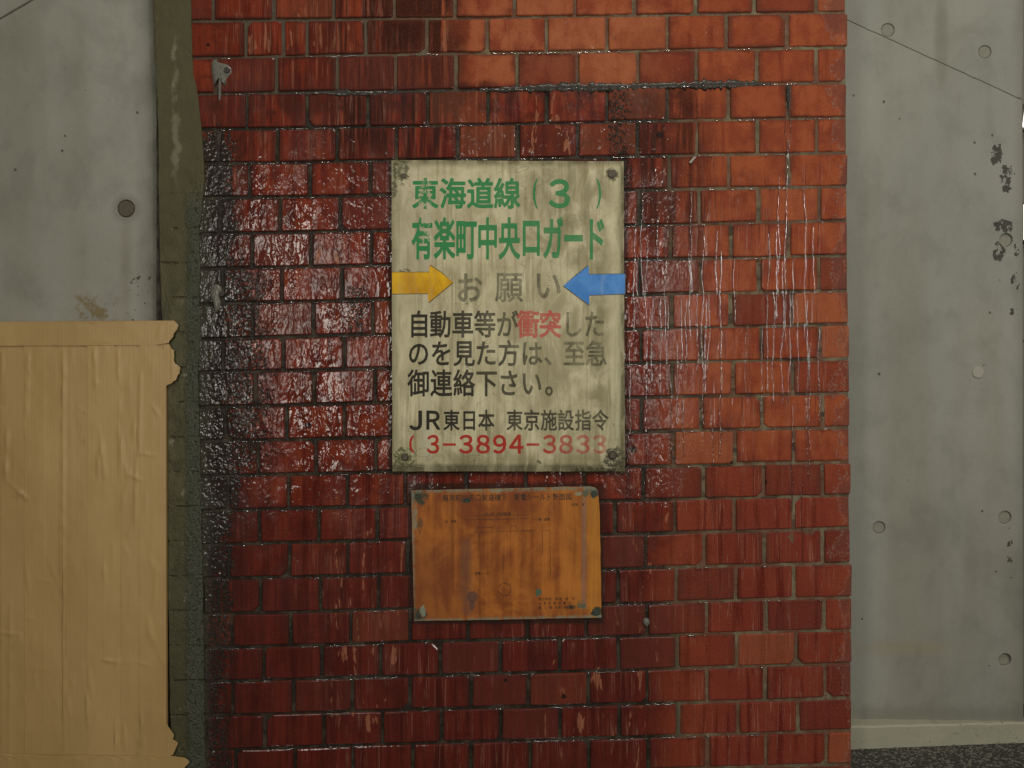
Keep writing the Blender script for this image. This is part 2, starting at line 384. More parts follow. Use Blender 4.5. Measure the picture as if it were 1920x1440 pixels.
def strip_mat():
    t = T('olive_render')
    big = t.noise(7, 6, 4, .6, 2.0); mid = t.noise(34, 24, 5, .65, 5.0, .4); fine = t.noise(230, 210, 4, .7, 9.0)
    up = t.mix(mid, (.075, .067, .029), (.115, .104, .048))
    lo = t.mix(mid.ramp(.3, .7), (.055, .048, .018), (.100, .094, .038))
    c = t.mix((t.py+(big-.5)*160.0).ramp(260, 620), up, lo)
    c = t.mix((t.py+(big-.5)*100.0).ramp(900, 1150)*.6, c, t.mix(mid, (.050, .047, .022), (.085, .085, .045)))
    # shadowy joints of the bricks showing through, one every course
    k = ((t.py-38.0+(mid-.5)*8.0)/65.1); fr = (k.m('FRACT')-.5).abs()
    joint = fr.ramp(.455, .487)
    vis = (t.py.ramp(330, 430)*.75+t.py.ramp(120, 200)*.2)*t.noise(40, 8, 3, .6, 58.0).ramp(.42, .58)
    c = t.mix(joint*vis*mid.ramp(.3, .55)*.8, c, (.035, .030, .016))
    # pale lime crumbs gathering on the joints and along the left side
    crumb = t.noise(190, 150, 3, .7, 23.0).ramp(.57, .64)
    near = (fr-.03).ramp(.40, .46)*.8
    c = t.mix(crumb*near*.55, c, (.34, .31, .20))
    ring = (t.px+t.noise(30, 30, 2, .5, 71.0)*34.0-347.0).abs().ramp(8, 2)*t.py.ramp(60, 90)*t.py.ramp(360, 300)
    c = t.mix(ring*mid.ramp(.4, .55)*.45, c, (.30, .28, .19))
    pale = (t.noise(50, 22, 4, .7, 41.0)).ramp(.62, .68)*t.py.ramp(380, 450)
    c = t.mix(pale*.55, c, (.30, .29, .20))
    # green black crust towards the bricks
    e = t.px+(mid-.5)*34.0
    crust = e.ramp(346, 358)*t.py.ramp(330, 400)
    crust = crust.mx((t.px-t.py*.02).ramp(362, 372)*t.py.ramp(250, 300)*.0)
    c = t.mix(crust*.85, c, t.mix(fine.ramp(.3, .7), (.028, .032, .020), (.115, .120, .082)))
    sp = (t.noise(170, 120, 4, .7, 29.0)).ramp(.58, .62)*e.ramp(340, 366)*t.py.ramp(300, 380)
    c = t.mix(sp*.8, c, (.012, .012, .009))
    left = (t.px-t.py*.014+(mid-.5)*8.0).ramp(296, 288)
    c = t.mix(left*.6, c, (.06, .05, .035))
    h = mid*1.4+fine*.5-joint*vis*1.0+crust*fine*1.5-sp*.8+crumb*near*.5
    wetf = t.py.ramp(380, 620)*.35+crust*.5
    return t.out(color=c, rough=.6, spec=.35, normal=t.bump(h, .0018), coat=wetf.mn(.7), coat_rough=.28, coat_normal=t.bump(h, .0026))

def plate_color(t):
    big = t.noise(5, 4, 4, .6, 7.0, .5); mid = t.noise(22, 12, 5, .65, 3.0, .5); fine = t.noise(210, 190, 4, .7, 5.0)
    vs_ = t.noise(48, 3.2, 5, .65, 9.0, .25)
    c = t.mix(mid.ramp(.34, .66), (.74, .68, .45), (.51, .455, .275))
    c = t.mix(vs_.ramp(.50, .64)*.5, c, (.235, .20, .098))
    c = t.mix(vs_.ramp(.44, .30)*.45, c, (.62, .58, .40))
    # brown-green grime: top right, right hand band, along the bottom and a broad drip
    wob = (big-.5)*60.0
    g1 = t.box(985, 1130, 300, 500, 45, wob)*.6; g2 = t.box(1110, 1142, 330, 880, 14, (mid-.5)*36.0)*.6
    g3 = t.box(800, 1160, 850, 900, 14, (mid-.5)*24.0)*.6; g4 = t.box(950, 1105, 560, 760, 50, wob)*.32; g5 = t.box(1020, 1170, 800, 890, 35, wob)*.45
    g = g1.mx(g2).mx(g3).mx(g4).mx(g5)*.85
    c = t.mix(t.noise(90, 5, 4, .65, 119.0, .3).ramp(.52, .66)*.35, c, (.24, .205, .11))
    c = t.mix(g*mid.ramp(.28, .6), c, (.165, .140, .060))
    c = t.mix((t.py-302.0).abs().ramp(14, 2)*mid.ramp(.40, .58)*.7, c, (.09, .075, .035))
    c = t.mix((t.py-878.0).abs().ramp(13, 3)*mid.ramp(.36, .55)*.85, c, (.08, .068, .035))
    c = t.mix((t.px-1168.0).abs().ramp(8, 2)*mid.ramp(.40, .55)*.7, c, (.075, .07, .035))
    c = t.mix(t.px.ramp(1140, 1150)*t.px.ramp(1165, 1158)*fine.ramp(.4, .6)*.5, c, (.60, .57, .38))
    c = t.mix(t.box(793, 812, 380, 860, 5, (mid-.5)*22.0)*.45, c, (.60, .57, .42))
    c = t.mix(t.box(735, 800, 300, 520, 20, wob)*.25, c, (.46, .40, .30))
    ed = (t.px-735.0).mn(t.px*-1.0+1170.0).mn((t.py-302.0).mn(t.py*-1.0+884.0)).mx(0.0)
    c = t.mix((ed+(mid-.5)*46.0).ramp(16, 2)*.5, c, (.14, .12, .058))
    # dirty corners
    rag = t.noise(120, 120, 5, .75, 44.0)
    for (a, b, rx, ry, q, colr) in ((752, 322, 22, 34, .9, (.06, .07, .022)), (740, 355, 10, 24, .8, (.03, .035, .015)), (757, 860, 30, 30, .95, (.06, .075, .020)),
                              (1150, 862, 30, 34, 1.0, (.035, .033, .022)), (1147, 328, 17, 18, .9, (.05, .045, .025)), (1010, 866, 8, 6, .9, (.04, .04, .02)), (1120, 880, 60, 8, .9, (.04, .04, .02)), (760, 508, 16, 5, .9, (.05, .06, .02))):
        c = t.mix((rag-(1.0-t.blob(a, b, rx, ry, None, 1.0))*.48).ramp(.41, .50)*q*.85, c, colr)
    # fine scratches
    sc = t.nt.nodes.new('ShaderNodeTexWave'); sc.wave_type = 'BANDS'; sc.bands_direction = 'DIAGONAL'
    cc = t.nt.nodes.new('ShaderNodeCombineXYZ'); t.nt.links.new((t.x*60.0+(big*22.0)).o, cc.inputs[0]); t.nt.links.new((t.z*44.0).o, cc.inputs[1]); t.nt.links.new(cc.outputs[0], sc.inputs['Vector'])
    sc.inputs['Scale'].default_value = 1.4; sc.inputs['Distortion'].default_value = 5; sc.inputs['Detail'].default_value = 4
    scr = S(t, sc.outputs['Fac']).ramp(.93, .99)*mid.ramp(.42, .6)
    c = t.mix(scr*.35, c, (.60, .56, .38))
    c = t.mix(fine.ramp(.60, .78)*.4, c, (.20, .17, .09))
    crack = (t.noise(9, 13, 2, .5, 88.0, 1.2)-.5).abs().ramp(.0022, .0005)*t.noise(6, 6, 2, .5, 90.0).ramp(.5, .58)
    c = t.mix(crack*.7, c, (.06, .05, .03))
    h = fine*.35+mid*.6+scr*.2
    return c, h, big, mid, fine

def plate_mat():
    t = T('grimy_painted_plate'); c, h, *_ = plate_color(t)
    return t.out(color=c, rough=.6, spec=.2, normal=t.bump(h, .0010))

def ink_mat(name, ink, fade_lo, fade_hi, x0, x1, ydep=False):
    """paint worn so that the plate shows; wear grows from x0 to x1"""
    t = T(name); c, h, big, mid, fine = plate_color(t)
    wear = t.px.ramp(x0, x1, fade_lo, fade_hi)
    if ydep: wear = wear*(1.0-t.py.ramp(640, 760)*.55)
    blot = t.noise(38, 30, 4, .7, 55.0)
    m = (1.0-wear*(blot.ramp(.30, .62, .35, 1.0)))
    # bare pitted patch through the first letters of the upper lines
    bare = (t.noise(95, 80, 5, .75, 66.0)-(1.0-t.blob(798, 400, 20, 95, (mid-.5)*.6, 1.0))*.5).ramp(.47, .53)
    m = m*(1.0-bare*.85)
    c2 = t.mix(m, c, t.mix(fine, ink, tuple(min(1, v*1.35+.004) for v in ink)))
    return t.out(color=c2, rough=.6, spec=.18, normal=t.bump(h, .0008))

def arrow_mat(name, a, b, worn):
    t = T(name)
    n = t.noise(30, 22, 4, .6, 3.0, .4); v = t.noise(110, 8, 4, .6, 8.0); f = t.noise(200, 200, 3, .6, 2.0)
    c = t.mix(n.ramp(.3, .7), a, b); c = t.mix(v.ramp(.56, .66)*worn, c, (.50, .36, .16) if a[0] > a[2] else (.50, .58, .66))
    c = t.mix(f.ramp(.62, .75)*.35, c, (.10, .07, .02) if a[0] > a[2] else (.05, .10, .25))
    return t.out(color=c, rough=.35, spec=.22, normal=t.bump(n+f*.2, .0012))

def copper_mat():
    t = T('tarnished_copper'); c, h = copper_color(t)
    return t.out(color=c, rough=.5, spec=.2, normal=t.bump(h, .0010))
def copper_color(t):
    mid = t.noise(24, 10, 5, .65, 3.0, .4); fine = t.noise(230, 160, 4, .7, 5.0); vs_ = t.noise(42, 2.4, 5, .62, 19.0, .15); vf = t.noise(170, 6.0, 3, .6, 8.0)
    cl = t.noise(13, 11, 5, .65, 61.0, .5)
    c = t.mix((vs_*.40+cl*.60).ramp(.38, .60), (.54, .185, .034), (.25, .068, .019))
    c = t.mix(mid.ramp(.56, .70)*.35, c, (.44, .17, .05))
    c = t.mix(t.px.ramp(1000, 1110)*vs_.ramp(.62, .4)*.45, c, (.55, .22, .035))
    c = t.mix(t.px.ramp(1090, 1112)*vf.ramp(.35, .6)*.55, c, (.60, .27, .04))
    c = t.mix(t.px.ramp(900, 780)*t.py.ramp(960, 1080)*.55, c, (.20, .060, .026))
    c = t.mix(t.box(864, 884, 1010, 1150, 6, (mid-.5)*16.0)*.5, c, (.15, .075, .055))
    c = t.mix(t.box(846, 852, 940, 1110, 3, (mid-.5)*10.0)*.6, c, (.17, .05, .015))
    c = t.mix(t.box(898, 902, 930, 1160, 2.5, (mid-.5)*12.0)*.55, c, (.18, .055, .015))
    c = t.mix(t.box(1091, 1098, 930, 1140, 4, (mid-.5)*8.0)*.6, c, (.27, .19, .15))
    c = t.mix(vf.ramp(.56, .72)*.22, c, (.26, .085, .025))
    c = t.mix(fine.ramp(.62, .75)*.4, c, (.12, .05, .02))
    for (a, b, rx, ry) in ((886, 1118, 11, 12), (885, 1134, 5, 11)):
        c = t.mix(t.blob(a, b, rx, ry, (mid-.5)*.8, .5)*.75, c, (.11, .065, .06))
    rag = t.noise(75, 75, 5, .72, 44.0)
    def verd(m, q, colr): return t.mix((rag-(1.0-m)*.40).ramp(.38, .50)*q, c, colr)
    dk = (.045, .065, .045); pal = (.30, .37, .27)
    for (a, b, rx, ry, q, colr) in ((786, 930, 22, 22, .9, dk), (1108, 922, 26, 14, .9, (.10, .13, .09)), (874, 938, 12, 6, 1.0, dk), (1010, 1110, 8, 9, .95, (.09, .15, .10)),
                              (1090, 1132, 10, 14, .9, (.11, .14, .09)), (1072, 1137, 16, 5, .9, dk), (786, 1152, 22, 18, .9, dk), (1118, 1146, 14, 14, .95, dk),
                              (932, 920, 14, 5, .8, pal), (1085, 925, 10, 5, .7, pal), (793, 1145, 7, 16, .7, pal), (1125, 1157, 26, 6, .9, pal), (780, 965, 5, 40, .5, pal), (788, 985, 8, 22, .6, dk)):
        c = verd(t.blob(a, b, rx, ry, None, 1.0), q, colr)
    topl = t.py+(t.px-771.0)*.0165
    edge = (topl-918.0).ramp(9, 2).mx((t.py+(t.px-771.0)*.0228-1164.0).ramp(-7, -1)).mx(t.px.ramp(781, 775)*.8)
    c = t.mix(edge*rag.ramp(.38, .52)*.8, c, t.mix(fine, (.12, .13, .09), (.36, .38, .27)))
    return c, fine*.4+vf*.5+mid*.4
def etch_mat():
    t = T('etched_lettering'); c, h = copper_color(t)
    m = t.noise(110, 90, 4, .7, 12.0).ramp(.44, .66, 1.0, .7)
    return t.out(color=t.mix(m, c, (.020, .014, .009)), rough=.5, normal=t.bump(h, .0008))

def simple(name, a, b, rough=.6, sc=120, coat=0.0, bump=.001, metal=0.0):
    t = T(name); n = t.noise(sc, sc, 4, .7, 3.0, 0, sc)
    return t.out(color=t.mix(n, a, b), rough=rough, normal=t.bump(n, bump), coat=coat, coat_rough=.15, metal=metal)

def kraft_mat(name, a, b, shade=0.0):
    t = T(name)
    big = t.noise(5, 3, 3, .6, 2.0); mid = t.noise(30, 9, 4, .6, 6.0); flute = (t.x*900.0).m('SINE'); fib = t.noise(700, 500, 2, .5, 9.0, 0)
    c = t.mix(big.ramp(.3, .7), a, b); c = t.mix(fib.ramp(.55, .75)*.18, c, (.24, .15, .06))
    c = t.mix(mid.ramp(.55, .75)*.18, c, (.33, .215, .095))
    rnd = t.rnd(); c = t.mix(rnd*.25, c, (.40, .265, .11))
    soft = t.noise(9, 5, 2, .5, 34.0, .4)
    h = soft*.7+mid*.22+fib*.05+flute*.008
    return t.out(color=c, rough=.42, spec=.4, normal=t.bump(h, .0034))

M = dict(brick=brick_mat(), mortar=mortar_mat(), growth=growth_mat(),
         conc_r=concrete_mat('concrete', (.335, .336, .290), (.295, .301, .262)),
         conc_l=concrete_mat('concrete_beside_strip', (.375, .372, .325), (.300, .296, .248), True),
         kerb=kerb_mat(), ground=ground_mat(), strip=strip_mat(), plate=plate_mat(), copper=copper_mat(), etch=etch_mat())
M['ink_green'] = ink_mat('green_paint', (.022, .225, .075), .05, .16, 850, 1100)
M['ink_black'] = ink_mat('black_paint', (.022, .020, .015), .04, .62, 800, 1120, True)
M['ink_grey'] = ink_mat('worn_black_paint', (.050, .048, .036), .45, .55, 800, 1120)
M['ink_red'] = ink_mat('red_paint', (.40, .022, .014), .04, .62, 960, 1150)
M['ink_pink'] = ink_mat('faded_red_paint', (.50, .075, .065), .22, .30, 960, 1150)
M['yellow'] = arrow_mat('yellow_film', (.88, .52, .008), (.60, .29, .005), .35)
M['blue'] = arrow_mat('blue_film', (.060, .24, .66), (.11, .34, .78), .4)
M['edge'] = simple('grimy_film_edge', (.07, .055, .03), (.14, .11, .06))
M['screw'] = simple('rusty_screw', (.055, .042, .030), (.16, .13, .095), .5, 160, 0, .001, .3)
M['verdigris'] = simple('corroded_screw', (.018, .024, .018), (.075, .095, .070), .7, 260, 0, .002)
M['kraft'] = kraft_mat('cardboard', (.49, .325, .135), (.43, .278, .108))
M['tape'] = kraft_mat('kraft_tape', (.54, .367, .160), (.455, .298, .119))
M['plug'] = simple('mortar_plug', (.20, .195, .155), (.29, .285, .23), .75, 90)
M['plug_pale'] = simple('pale_plug', (.33, .325, .27), (.41, .40, .34), .7, 90)
M['plug_dark'] = simple('rusty_dark_plug', (.060, .052, .036), (.15, .13, .09), .7, 110)
M['splash'] = simple('grey_mortar_splash', (.085, .080, .062), (.24, .235, .195), .55, 170, .4, .003)
M['dark'] = simple('grimy_dark_steel', (.03, .028, .022), (.07, .06, .05))
M['joint'] = simple('dirty_crevice', (.07, .062, .045), (.12, .11, .085), .9)

# ------------------------------------------------------------------ ground
GZ = -0.728
g = mesh('ground', [(-60, -60, GZ), (60, -60, GZ), (60, 60, GZ), (-60, 60, GZ)], [(0, 1, 2, 3)], M['ground']); structure(g)
# loose grit and coarse stones lying in the asphalt along the kerb
gv, gf = [], []
rg = random.Random(5)
for i in range(2600):
    cx = rg.uniform(.62, 1.12); cy = rg.uniform(-.05, .16); r = rg.choice((.0012, .0016, .002, .003, .0042))*rg.uniform(.8, 1.2)
    base = len(gv)
    for k, (a, b, c) in enumerate(((1, 0, 0), (-1, 0, 0), (0, 1, 0), (0, -1, 0), (0, 0, 1), (0, 0, -1))):
        q = r*rg.uniform(.6, 1.25); gv.append((cx+a*q, cy+b*q, GZ+.0003+c*q*.6))
    gf += [tuple(base+j for j in f) for f in ((0, 2, 4), (2, 1, 4), (1, 3, 4), (3, 0, 4), (2, 0, 5), (1, 2, 5), (3, 1, 5), (0, 3, 5))]
M['grit'] = simple('grit', (.05, .048, .040), (.24, .23, .19), .8, 300)
gr = mesh('grit', gv, gf, M['grit']); gr['kind'] = 'stuff'; gr['label'] = 'fine grey grit lying on the asphalt along the kerb'; gr['category'] = 'grit'

# ------------------------------------------------------------------ brick wall
wall = thing(empty('brick_wall', (0, 0, GZ)), 'old wet red brick wall between two grey concrete walls, with two plates screwed on', 'brick wall')
def wchild(o):                                   # parent without moving: wall empty sits at ground level
    o.parent = wall; o.location.z -= GZ; return o
YL = [38, 107, 175, 242, 306, 371, 438, 503, 568, 634, 697, 762, 827, 892, 957, 1021, 1085, 1151, 1214, 1277, 1341, 1405, 1468]
YR = [23, 88, 155, 220, 286, 349, 414, 479, 545, 608, 673, 737, 801, 866, 929, 991, 1056, 1121, 1182, 1245, 1309, 1371, 1433]
for _ in range(4):
    YL.insert(0, YL[0]-67); YR.insert(0, YR[0]-65)
YL.append(1532); YR.append(1496)
def jy(i, px):                                   # height of bed joint i at px
    t = (px-430)/1160; return YL[i]+(YR[i]-YL[i])*t + 1.1*mnoise.noise((px*.006, i*3.1, 2))
def redge(y): return 1586+y*.0085
def brick_mesh(q, rs):
    """q = four corners (x,z) metres, tl tr br bl ; irregular rounded block"""
    cx = sum(p[0] for p in q)/4; cz = sum(p[1] for p in q)/4
    ch = [rs.uniform(.0010, .0030) for _ in range(4)]
    if rs.random() < .22: ch[rs.randrange(4)] = rs.uniform(.005, .012)
    loop = []
    for i in range(4):
        p = Vector(q[i]); a = (Vector(q[i-1])-p).normalized(); b = (Vector(q[(i+1) % 4])-p).normalized()
        loop += [p+a*ch[i], p+b*ch[i]]
        if i in (0, 2):                          # a point along the long edge, to bend it
            n = Vector(q[(i+1) % 4]); mpt = p.lerp(n, rs.uniform(.35, .65)); mpt.y += rs.uniform(-.0009, .0009); loop.append(mpt)
    tilt = (rs.uniform(-.011, .011), rs.uniform(-.015, .015)); off = rs.uniform(-.0011, .0011)
    def ydep(x, z): return off+tilt[0]*(x-cx)+tilt[1]*(z-cz)
    V = []; n = len(loop); F = []
    for inset, dy in ((0, .030), (0, .0024), (.0008, .0008), (.0024, 0)):
        for p in loop:
            d = Vector((cx, cz))-p; k = inset/max(.012, min(abs(d.x), abs(d.y)))
            x = p.x+math.copysign(min(inset, abs(d.x)*.4), d.x) if True else 0
            z = p.y+math.copysign(min(inset, abs(d.y)*.4), d.y)
            V.append((x-cx, (ydep(x, z) if dy < .02 else 0)+dy, z-cz))
    for r in range(3):
        for i in range(n):
            j = (i+1) % n; F.append((r*n+i, r*n+j, (r+1)*n+j, (r+1)*n+i))
    F.append(tuple(3*n+i for i in range(n)))
    return V, F, cx, cz
NB = 0; extra_v, extra_f = [], []
for c in range(len(YL)+1-1):
    # course c lies between bed joint c-1 and c ; joint 4 is the first one seen
    if c == 0: continue
    ym = (jy(c-1, 960)+jy(c, 960))/2; par = (c-4) % 2
    base = 514+.0263*max(ym, 0); pitch = 112.85-.0014*max(ym, 0)
    js = [base+(57.5 if par else 0)+k*pitch+random.uniform(-2.2, 2.2) for k in range(-2, 11)]
    if c == 5: js = [345, 460, 531, 575]+[j for j in js if j > 600]
    lo = 343; hi = redge(ym)
    js = [j for j in js if lo+14 < j < hi-16]
    js = [lo]+js+[hi]
    vis = 4 <= c <= 26
    for a, b in zip(js, js[1:]):
        gL = 0 if a == lo else random.uniform(2.6, 3.9); gR = (random.uniform(-2.5, 3) if b == hi else random.uniform(2.6, 3.9))
        gT = random.uniform(1.9, 3.0); gB = random.uniform(1.9, 3.0)
        j = lambda: random.uniform(-.8, .8)
        q = [(X(a+gL+j()), Z(jy(c-1, a)+gT+j()*.7)), (X(b-gR+j()), Z(jy(c-1, b)+gT+j()*.7)),
             (X(b-gR+j()), Z(jy(c, b)-gB+j()*.7)), (X(a+gL+j()), Z(jy(c, a)-gB+j()*.7))]
        V, F, cx, cz = brick_mesh(q, random)
        if vis and cz > GZ+.01:
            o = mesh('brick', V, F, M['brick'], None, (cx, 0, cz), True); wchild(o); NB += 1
            o.data.set_sharp_from_angle(angle=R(14))
        elif cz < .95:
            n = len(extra_v); extra_v += [(v[0]+cx, v[1], v[2]+cz) for v in V]; extra_f += [tuple(n+i for i in f) for f in F]
print('bricks', NB)
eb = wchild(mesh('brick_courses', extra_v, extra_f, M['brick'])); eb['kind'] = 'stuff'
# mortar body behind the bricks (face recessed a few millimetres, uneven)
nx, nz = 170, 150; mv, mf = [], []
for i in range(nz+1):
    for k in range(nx+1):
        z = -.80+i*(.95+.80)/nz; py = 720-1000*z
        x0 = X(292); x1 = X(redge(py)-1.5)
        x = x0+(x1-x0)*k/nx
        y = .0034+.0016*mnoise.noise((x*60, z*60, 1))+.0012*mnoise.noise((x*9, z*9, 4))
        if x > X(1180): y -= .0010
        mv.append((x, y, z))
for i in range(nz):
    for k in range(nx):
        a = i*(nx+1)+k; mf.append((a, a+1, a+nx+2, a+nx+1))
# sides and back so that it is a solid body
def ring_close(V, F, nx, nz, depth):
    rim = [k for k in range(nx+1)]+[i*(nx+1)+nx for i in range(1, nz+1)]+[nz*(nx+1)+k for k in range(nx-1, -1, -1)]+[i*(nx+1) for i in range(nz-1, 0, -1)]
    b = len(V)
    for r in rim: V.append((V[r][0], depth, V[r][2]))
    n = len(rim)
    for i in range(n): F.append((rim[i], b+i, b+(i+1) % n, rim[(i+1) % n]))
    F.append(tuple(b+i for i in range(n)))
ring_close(mv, mf, nx, nz, .30)
wchild(mesh('mortar', mv, mf, M['mortar'], None, (0, 0, 0), False))

# olive render strip over the left end of the bricks
left_e = [(286, -220), (288, 0), (290, 100), (294, 160), (298, 250), (299, 400), (303, 560), (307, 640), (312, 900), (318, 1200), (322, 1449)]
right_e = [(386, 1449), (384, 1340), (382, 1200), (380, 1050), (377, 900), (374, 780), (372, 690), (377, 620), (374, 560), (376, 500), (374, 440), (380, 380), (384, 335), (382, 300), (380, 270), (378, 240), (373, 190), (369, 165), (363, 140), (361, 90), (359, 40), (358, 0), (357, -220)]
pts = []
for a, b in zip(left_e, left_e[1:]): pts += ragged(a, b, 8, 1.6, 1.0)
pts.append(left_e[-1])
for a, b in zip(right_e, right_e[1:]): pts += ragged(a, b, 7, 2.4 if a[1] > 300 else 1.0, 7.0)
pts.append(right_e[-1])
wchild(prism('render_strip', [(X(a), Z(b)) for a, b in pts], -.0032, .02, M['strip'], None, (), .0008))

# black crust lying in the long open joint above the notice
def lumpy_line(name, path, rad, mat, seed, sq=.5):
    """a lumpy bead laid along px path [(px,py,r)]"""
    V, F = [], []; n = 8; m = 0; rr = random.Random(seed)
    for (a, b) in zip(path, path[1:]):
        L = math.hypot(b[0]-a[0], b[1]-a[1]); k = max(1, int(L/4))
        for i in range(k):
            t = i/k; x = a[0]+(b[0]-a[0])*t; y = a[1]+(b[1]-a[1])*t; r = (a[2]+(b[2]-a[2])*t)*rr.uniform(.55, 1.35)*rad
            horiz = abs(b[0]-a[0]) > abs(b[1]-a[1])
            for j in range(n):
                an = 2*math.pi*j/n; u = math.cos(an)*r*rr.uniform(.8, 1.2); d = math.sin(an)*r*sq
                V.append((X(x+(0 if horiz else u)), -d/1000*rr.uniform(.8, 1.2)+.0006, Z(y+(u if horiz else 0))))
            if m:
                for j in range(n): F.append(((m-1)*n+j, (m-1)*n+(j+1) % n, m*n+(j+1) % n, m*n+j))
            m += 1
    F.append(tuple(range(n))); F.append(tuple(range((m-1)*n, m*n)))
    return wchild(mesh(name, V, F, mat, None, (0, 0, 0), True))
lumpy_line('black_crust', [(900, 169, 3), (960, 167, 4), (1060, 163, 7), (1110, 164, 7), (1160, 163, 6), (1260, 160, 5.0), (1320, 159, 7), (1400, 157, 4.5), (1450, 158, 2.5)], 1.35, M['growth'], 3, .3)
lumpy_line('black_crust', [(560, 176, 1.5), (600, 173, 3), (650, 174, 5), (700, 175, 4), (760, 173, 2.5), (840, 171, 2)], 1.2, M['growth'], 5, .3)
lumpy_line('black_crust', [(1479, 160, 5), (1480, 175, 6), (1481, 200, 4.5), (1482, 219, 3)], .9, M['growth'], 4, .3)

# splashes of set mortar with runs, and the drilled anchors beside them
def blob_mesh(name, outline, h, mat, seed):
    """low mound with an irregular outline given in px"""
    cx = sum(p[0] for p in outline)/len(outline); cy = sum(p[1] for p in outline)/len(outline); rr = random.Random(seed)
    V, F = [], []; n = len(outline)
    for s, d in ((1, .0012), (.86, -.55*h), (.55, -h), (.22, -h*1.05)):
        for p in outline:
            V.append((X(cx+(p[0]-cx)*s), d if d > 0 else d*rr.uniform(.75, 1.2), Z(cy+(p[1]-cy)*s)))
    for r in range(3):
        for i in range(n): F.append((r*n+i, r*n+(i+1) % n, (r+1)*n+(i+1) % n, (r+1)*n+i))
    F.append(tuple(3*n+i for i in range(n)))
    return wchild(mesh(name, V, F, mat, None, (0, 0, 0), True))
blob_mesh('mortar_splash', [(396, 113), (402, 111), (410, 115), (420, 117), (430, 120), (436, 128), (436, 136), (430, 143), (425, 150), (424, 163), (421, 160), (420, 148), (416, 150), (415, 170), (413, 190), (410, 192), (409, 175), (411, 152), (407, 146), (402, 150), (402, 160), (399, 158), (398, 144), (395, 128)], .004, M['splash'], 1)
blob_mesh('mortar_splash', [(398, 538), (404, 532), (410, 533), (415, 539), (416, 547), (412, 556), (414, 566), (411, 580), (406, 588), (402, 580), (400, 568), (395, 560), (394, 547)], .0035, M['splash'], 2)
blob_mesh('mortar_splash', [(1205, 1162), (1210, 1158), (1216, 1160), (1219, 1167), (1216, 1172), (1214, 1177), (1210, 1175), (1206, 1170)], .004, M['splash'], 3)
def disc(name, px, py, rad, y0, y1, mat, parent=None, n=24, r=0.0, wob=0):
    """short plug with a rounded front: rad in px, y0 front, y1 back"""
    x, z = X(px, r), Z(py, r); R0 = rad/1000*(D+r)/D
    V, F = [], []
    for s, y in ((1, y1), (1, y0+R0*.12), (.9, y0)):
        for i in range(n):
            a = 2*math.pi*i/n; q = R0*s*(1+wob*mnoise.noise((math.cos(a)*2, math.sin(a)*2, px)))
            V.append((q*math.cos(a), y, q*math.sin(a)))
    for k in range(2):
        for i in range(n): F.append((k*n+i, k*n+(i+1) % n, (k+1)*n+(i+1) % n, (k+1)*n+i))
    F.append(tuple(2*n+i for i in range(n)))
    o = mesh(name, V, F, mat, parent, (x, 0, z), True); o.data.set_sharp_from_angle(angle=R(40)); return o
wchild(disc('anchor', 427, 133, 5.5, -.0056, .004, M['dark'], wob=.3))
wchild(disc('anchor', 417, 551, 5.5, -.0052, .004, M['dark'], wob=.2))
# little chip of white paper stuck right of the notice
wchild(prism('paper_scrap', [(X(1291), Z(305)), (X(1301), Z(294)), (X(1305), Z(295)), (X(1295), Z(307))], -.0032, -.001, M['plug_pale']))

# water running down the bricks in thin ridges
t = T('running_water')
nb = t.bump(t.noise(150, 90, 3, .6, 3.0), .0010)
gl = t.nt.nodes.new('ShaderNodeBsdfGlossy'); gl.inputs['Roughness'].default_value = .10; t.nt.links.new(nb.o, gl.inputs['Normal'])
tr = t.nt.nodes.new('ShaderNodeBsdfTransparent'); tr.inputs[0].default_value = (.93, .90, .88, 1)
fr_ = t.nt.nodes.new('ShaderNodeFresnel'); fr_.inputs['IOR'].default_value = 1.6; t.nt.links.new(nb.o, fr_.inputs['Normal'])
mxs = t.nt.nodes.new('ShaderNodeMixShader'); t.nt.links.new((S(t, fr_.outputs[0])*3.2).o, mxs.inputs[0])
t.nt.links.new(tr.outputs[0], mxs.inputs[1]); t.nt.links.new(gl.outputs[0], mxs.inputs[2])
oo = t.nt.nodes.new('ShaderNodeOutputMaterial'); t.nt.links.new(mxs.outputs[0], oo.inputs[0]); M['water'] = t.mat
def trickle(x, y0, y1, wd, seed):
    rr = random.Random(seed); V, F = [], []; m = 0; y = y0; drift = 0
    while y < y1:
        drift += rr.uniform(-.55, .55); drift *= .97
        wv = 4.0*mnoise.noise((x*.1, y*.018, seed*1.7))+drift
        hw = wd*(.42+.58*abs(mnoise.noise((y*.05, seed, 3)))*1.5); hw *= min(1, (y-y0)/12+.2, (y1-y)/10+.2)
        hw *= 1.25; hgt = hw*.36
        fx = x+wv
        for u, d in ((-1, -.0008), (-.75, hgt*.55/1000), (-.3, hgt/1000), (.3, hgt/1000), (.75, hgt*.55/1000), (1, -.0008)):
            V.append((X(fx+u*hw), -.0011-d if d > 0 else .0008, Z(y)))
        if m:
            for j in range(5): F.append(((m-1)*6+j, (m-1)*6+j+1, m*6+j+1, m*6+j))
        m += 1; y += 3.0
    return V, F
tv, tf = [], []
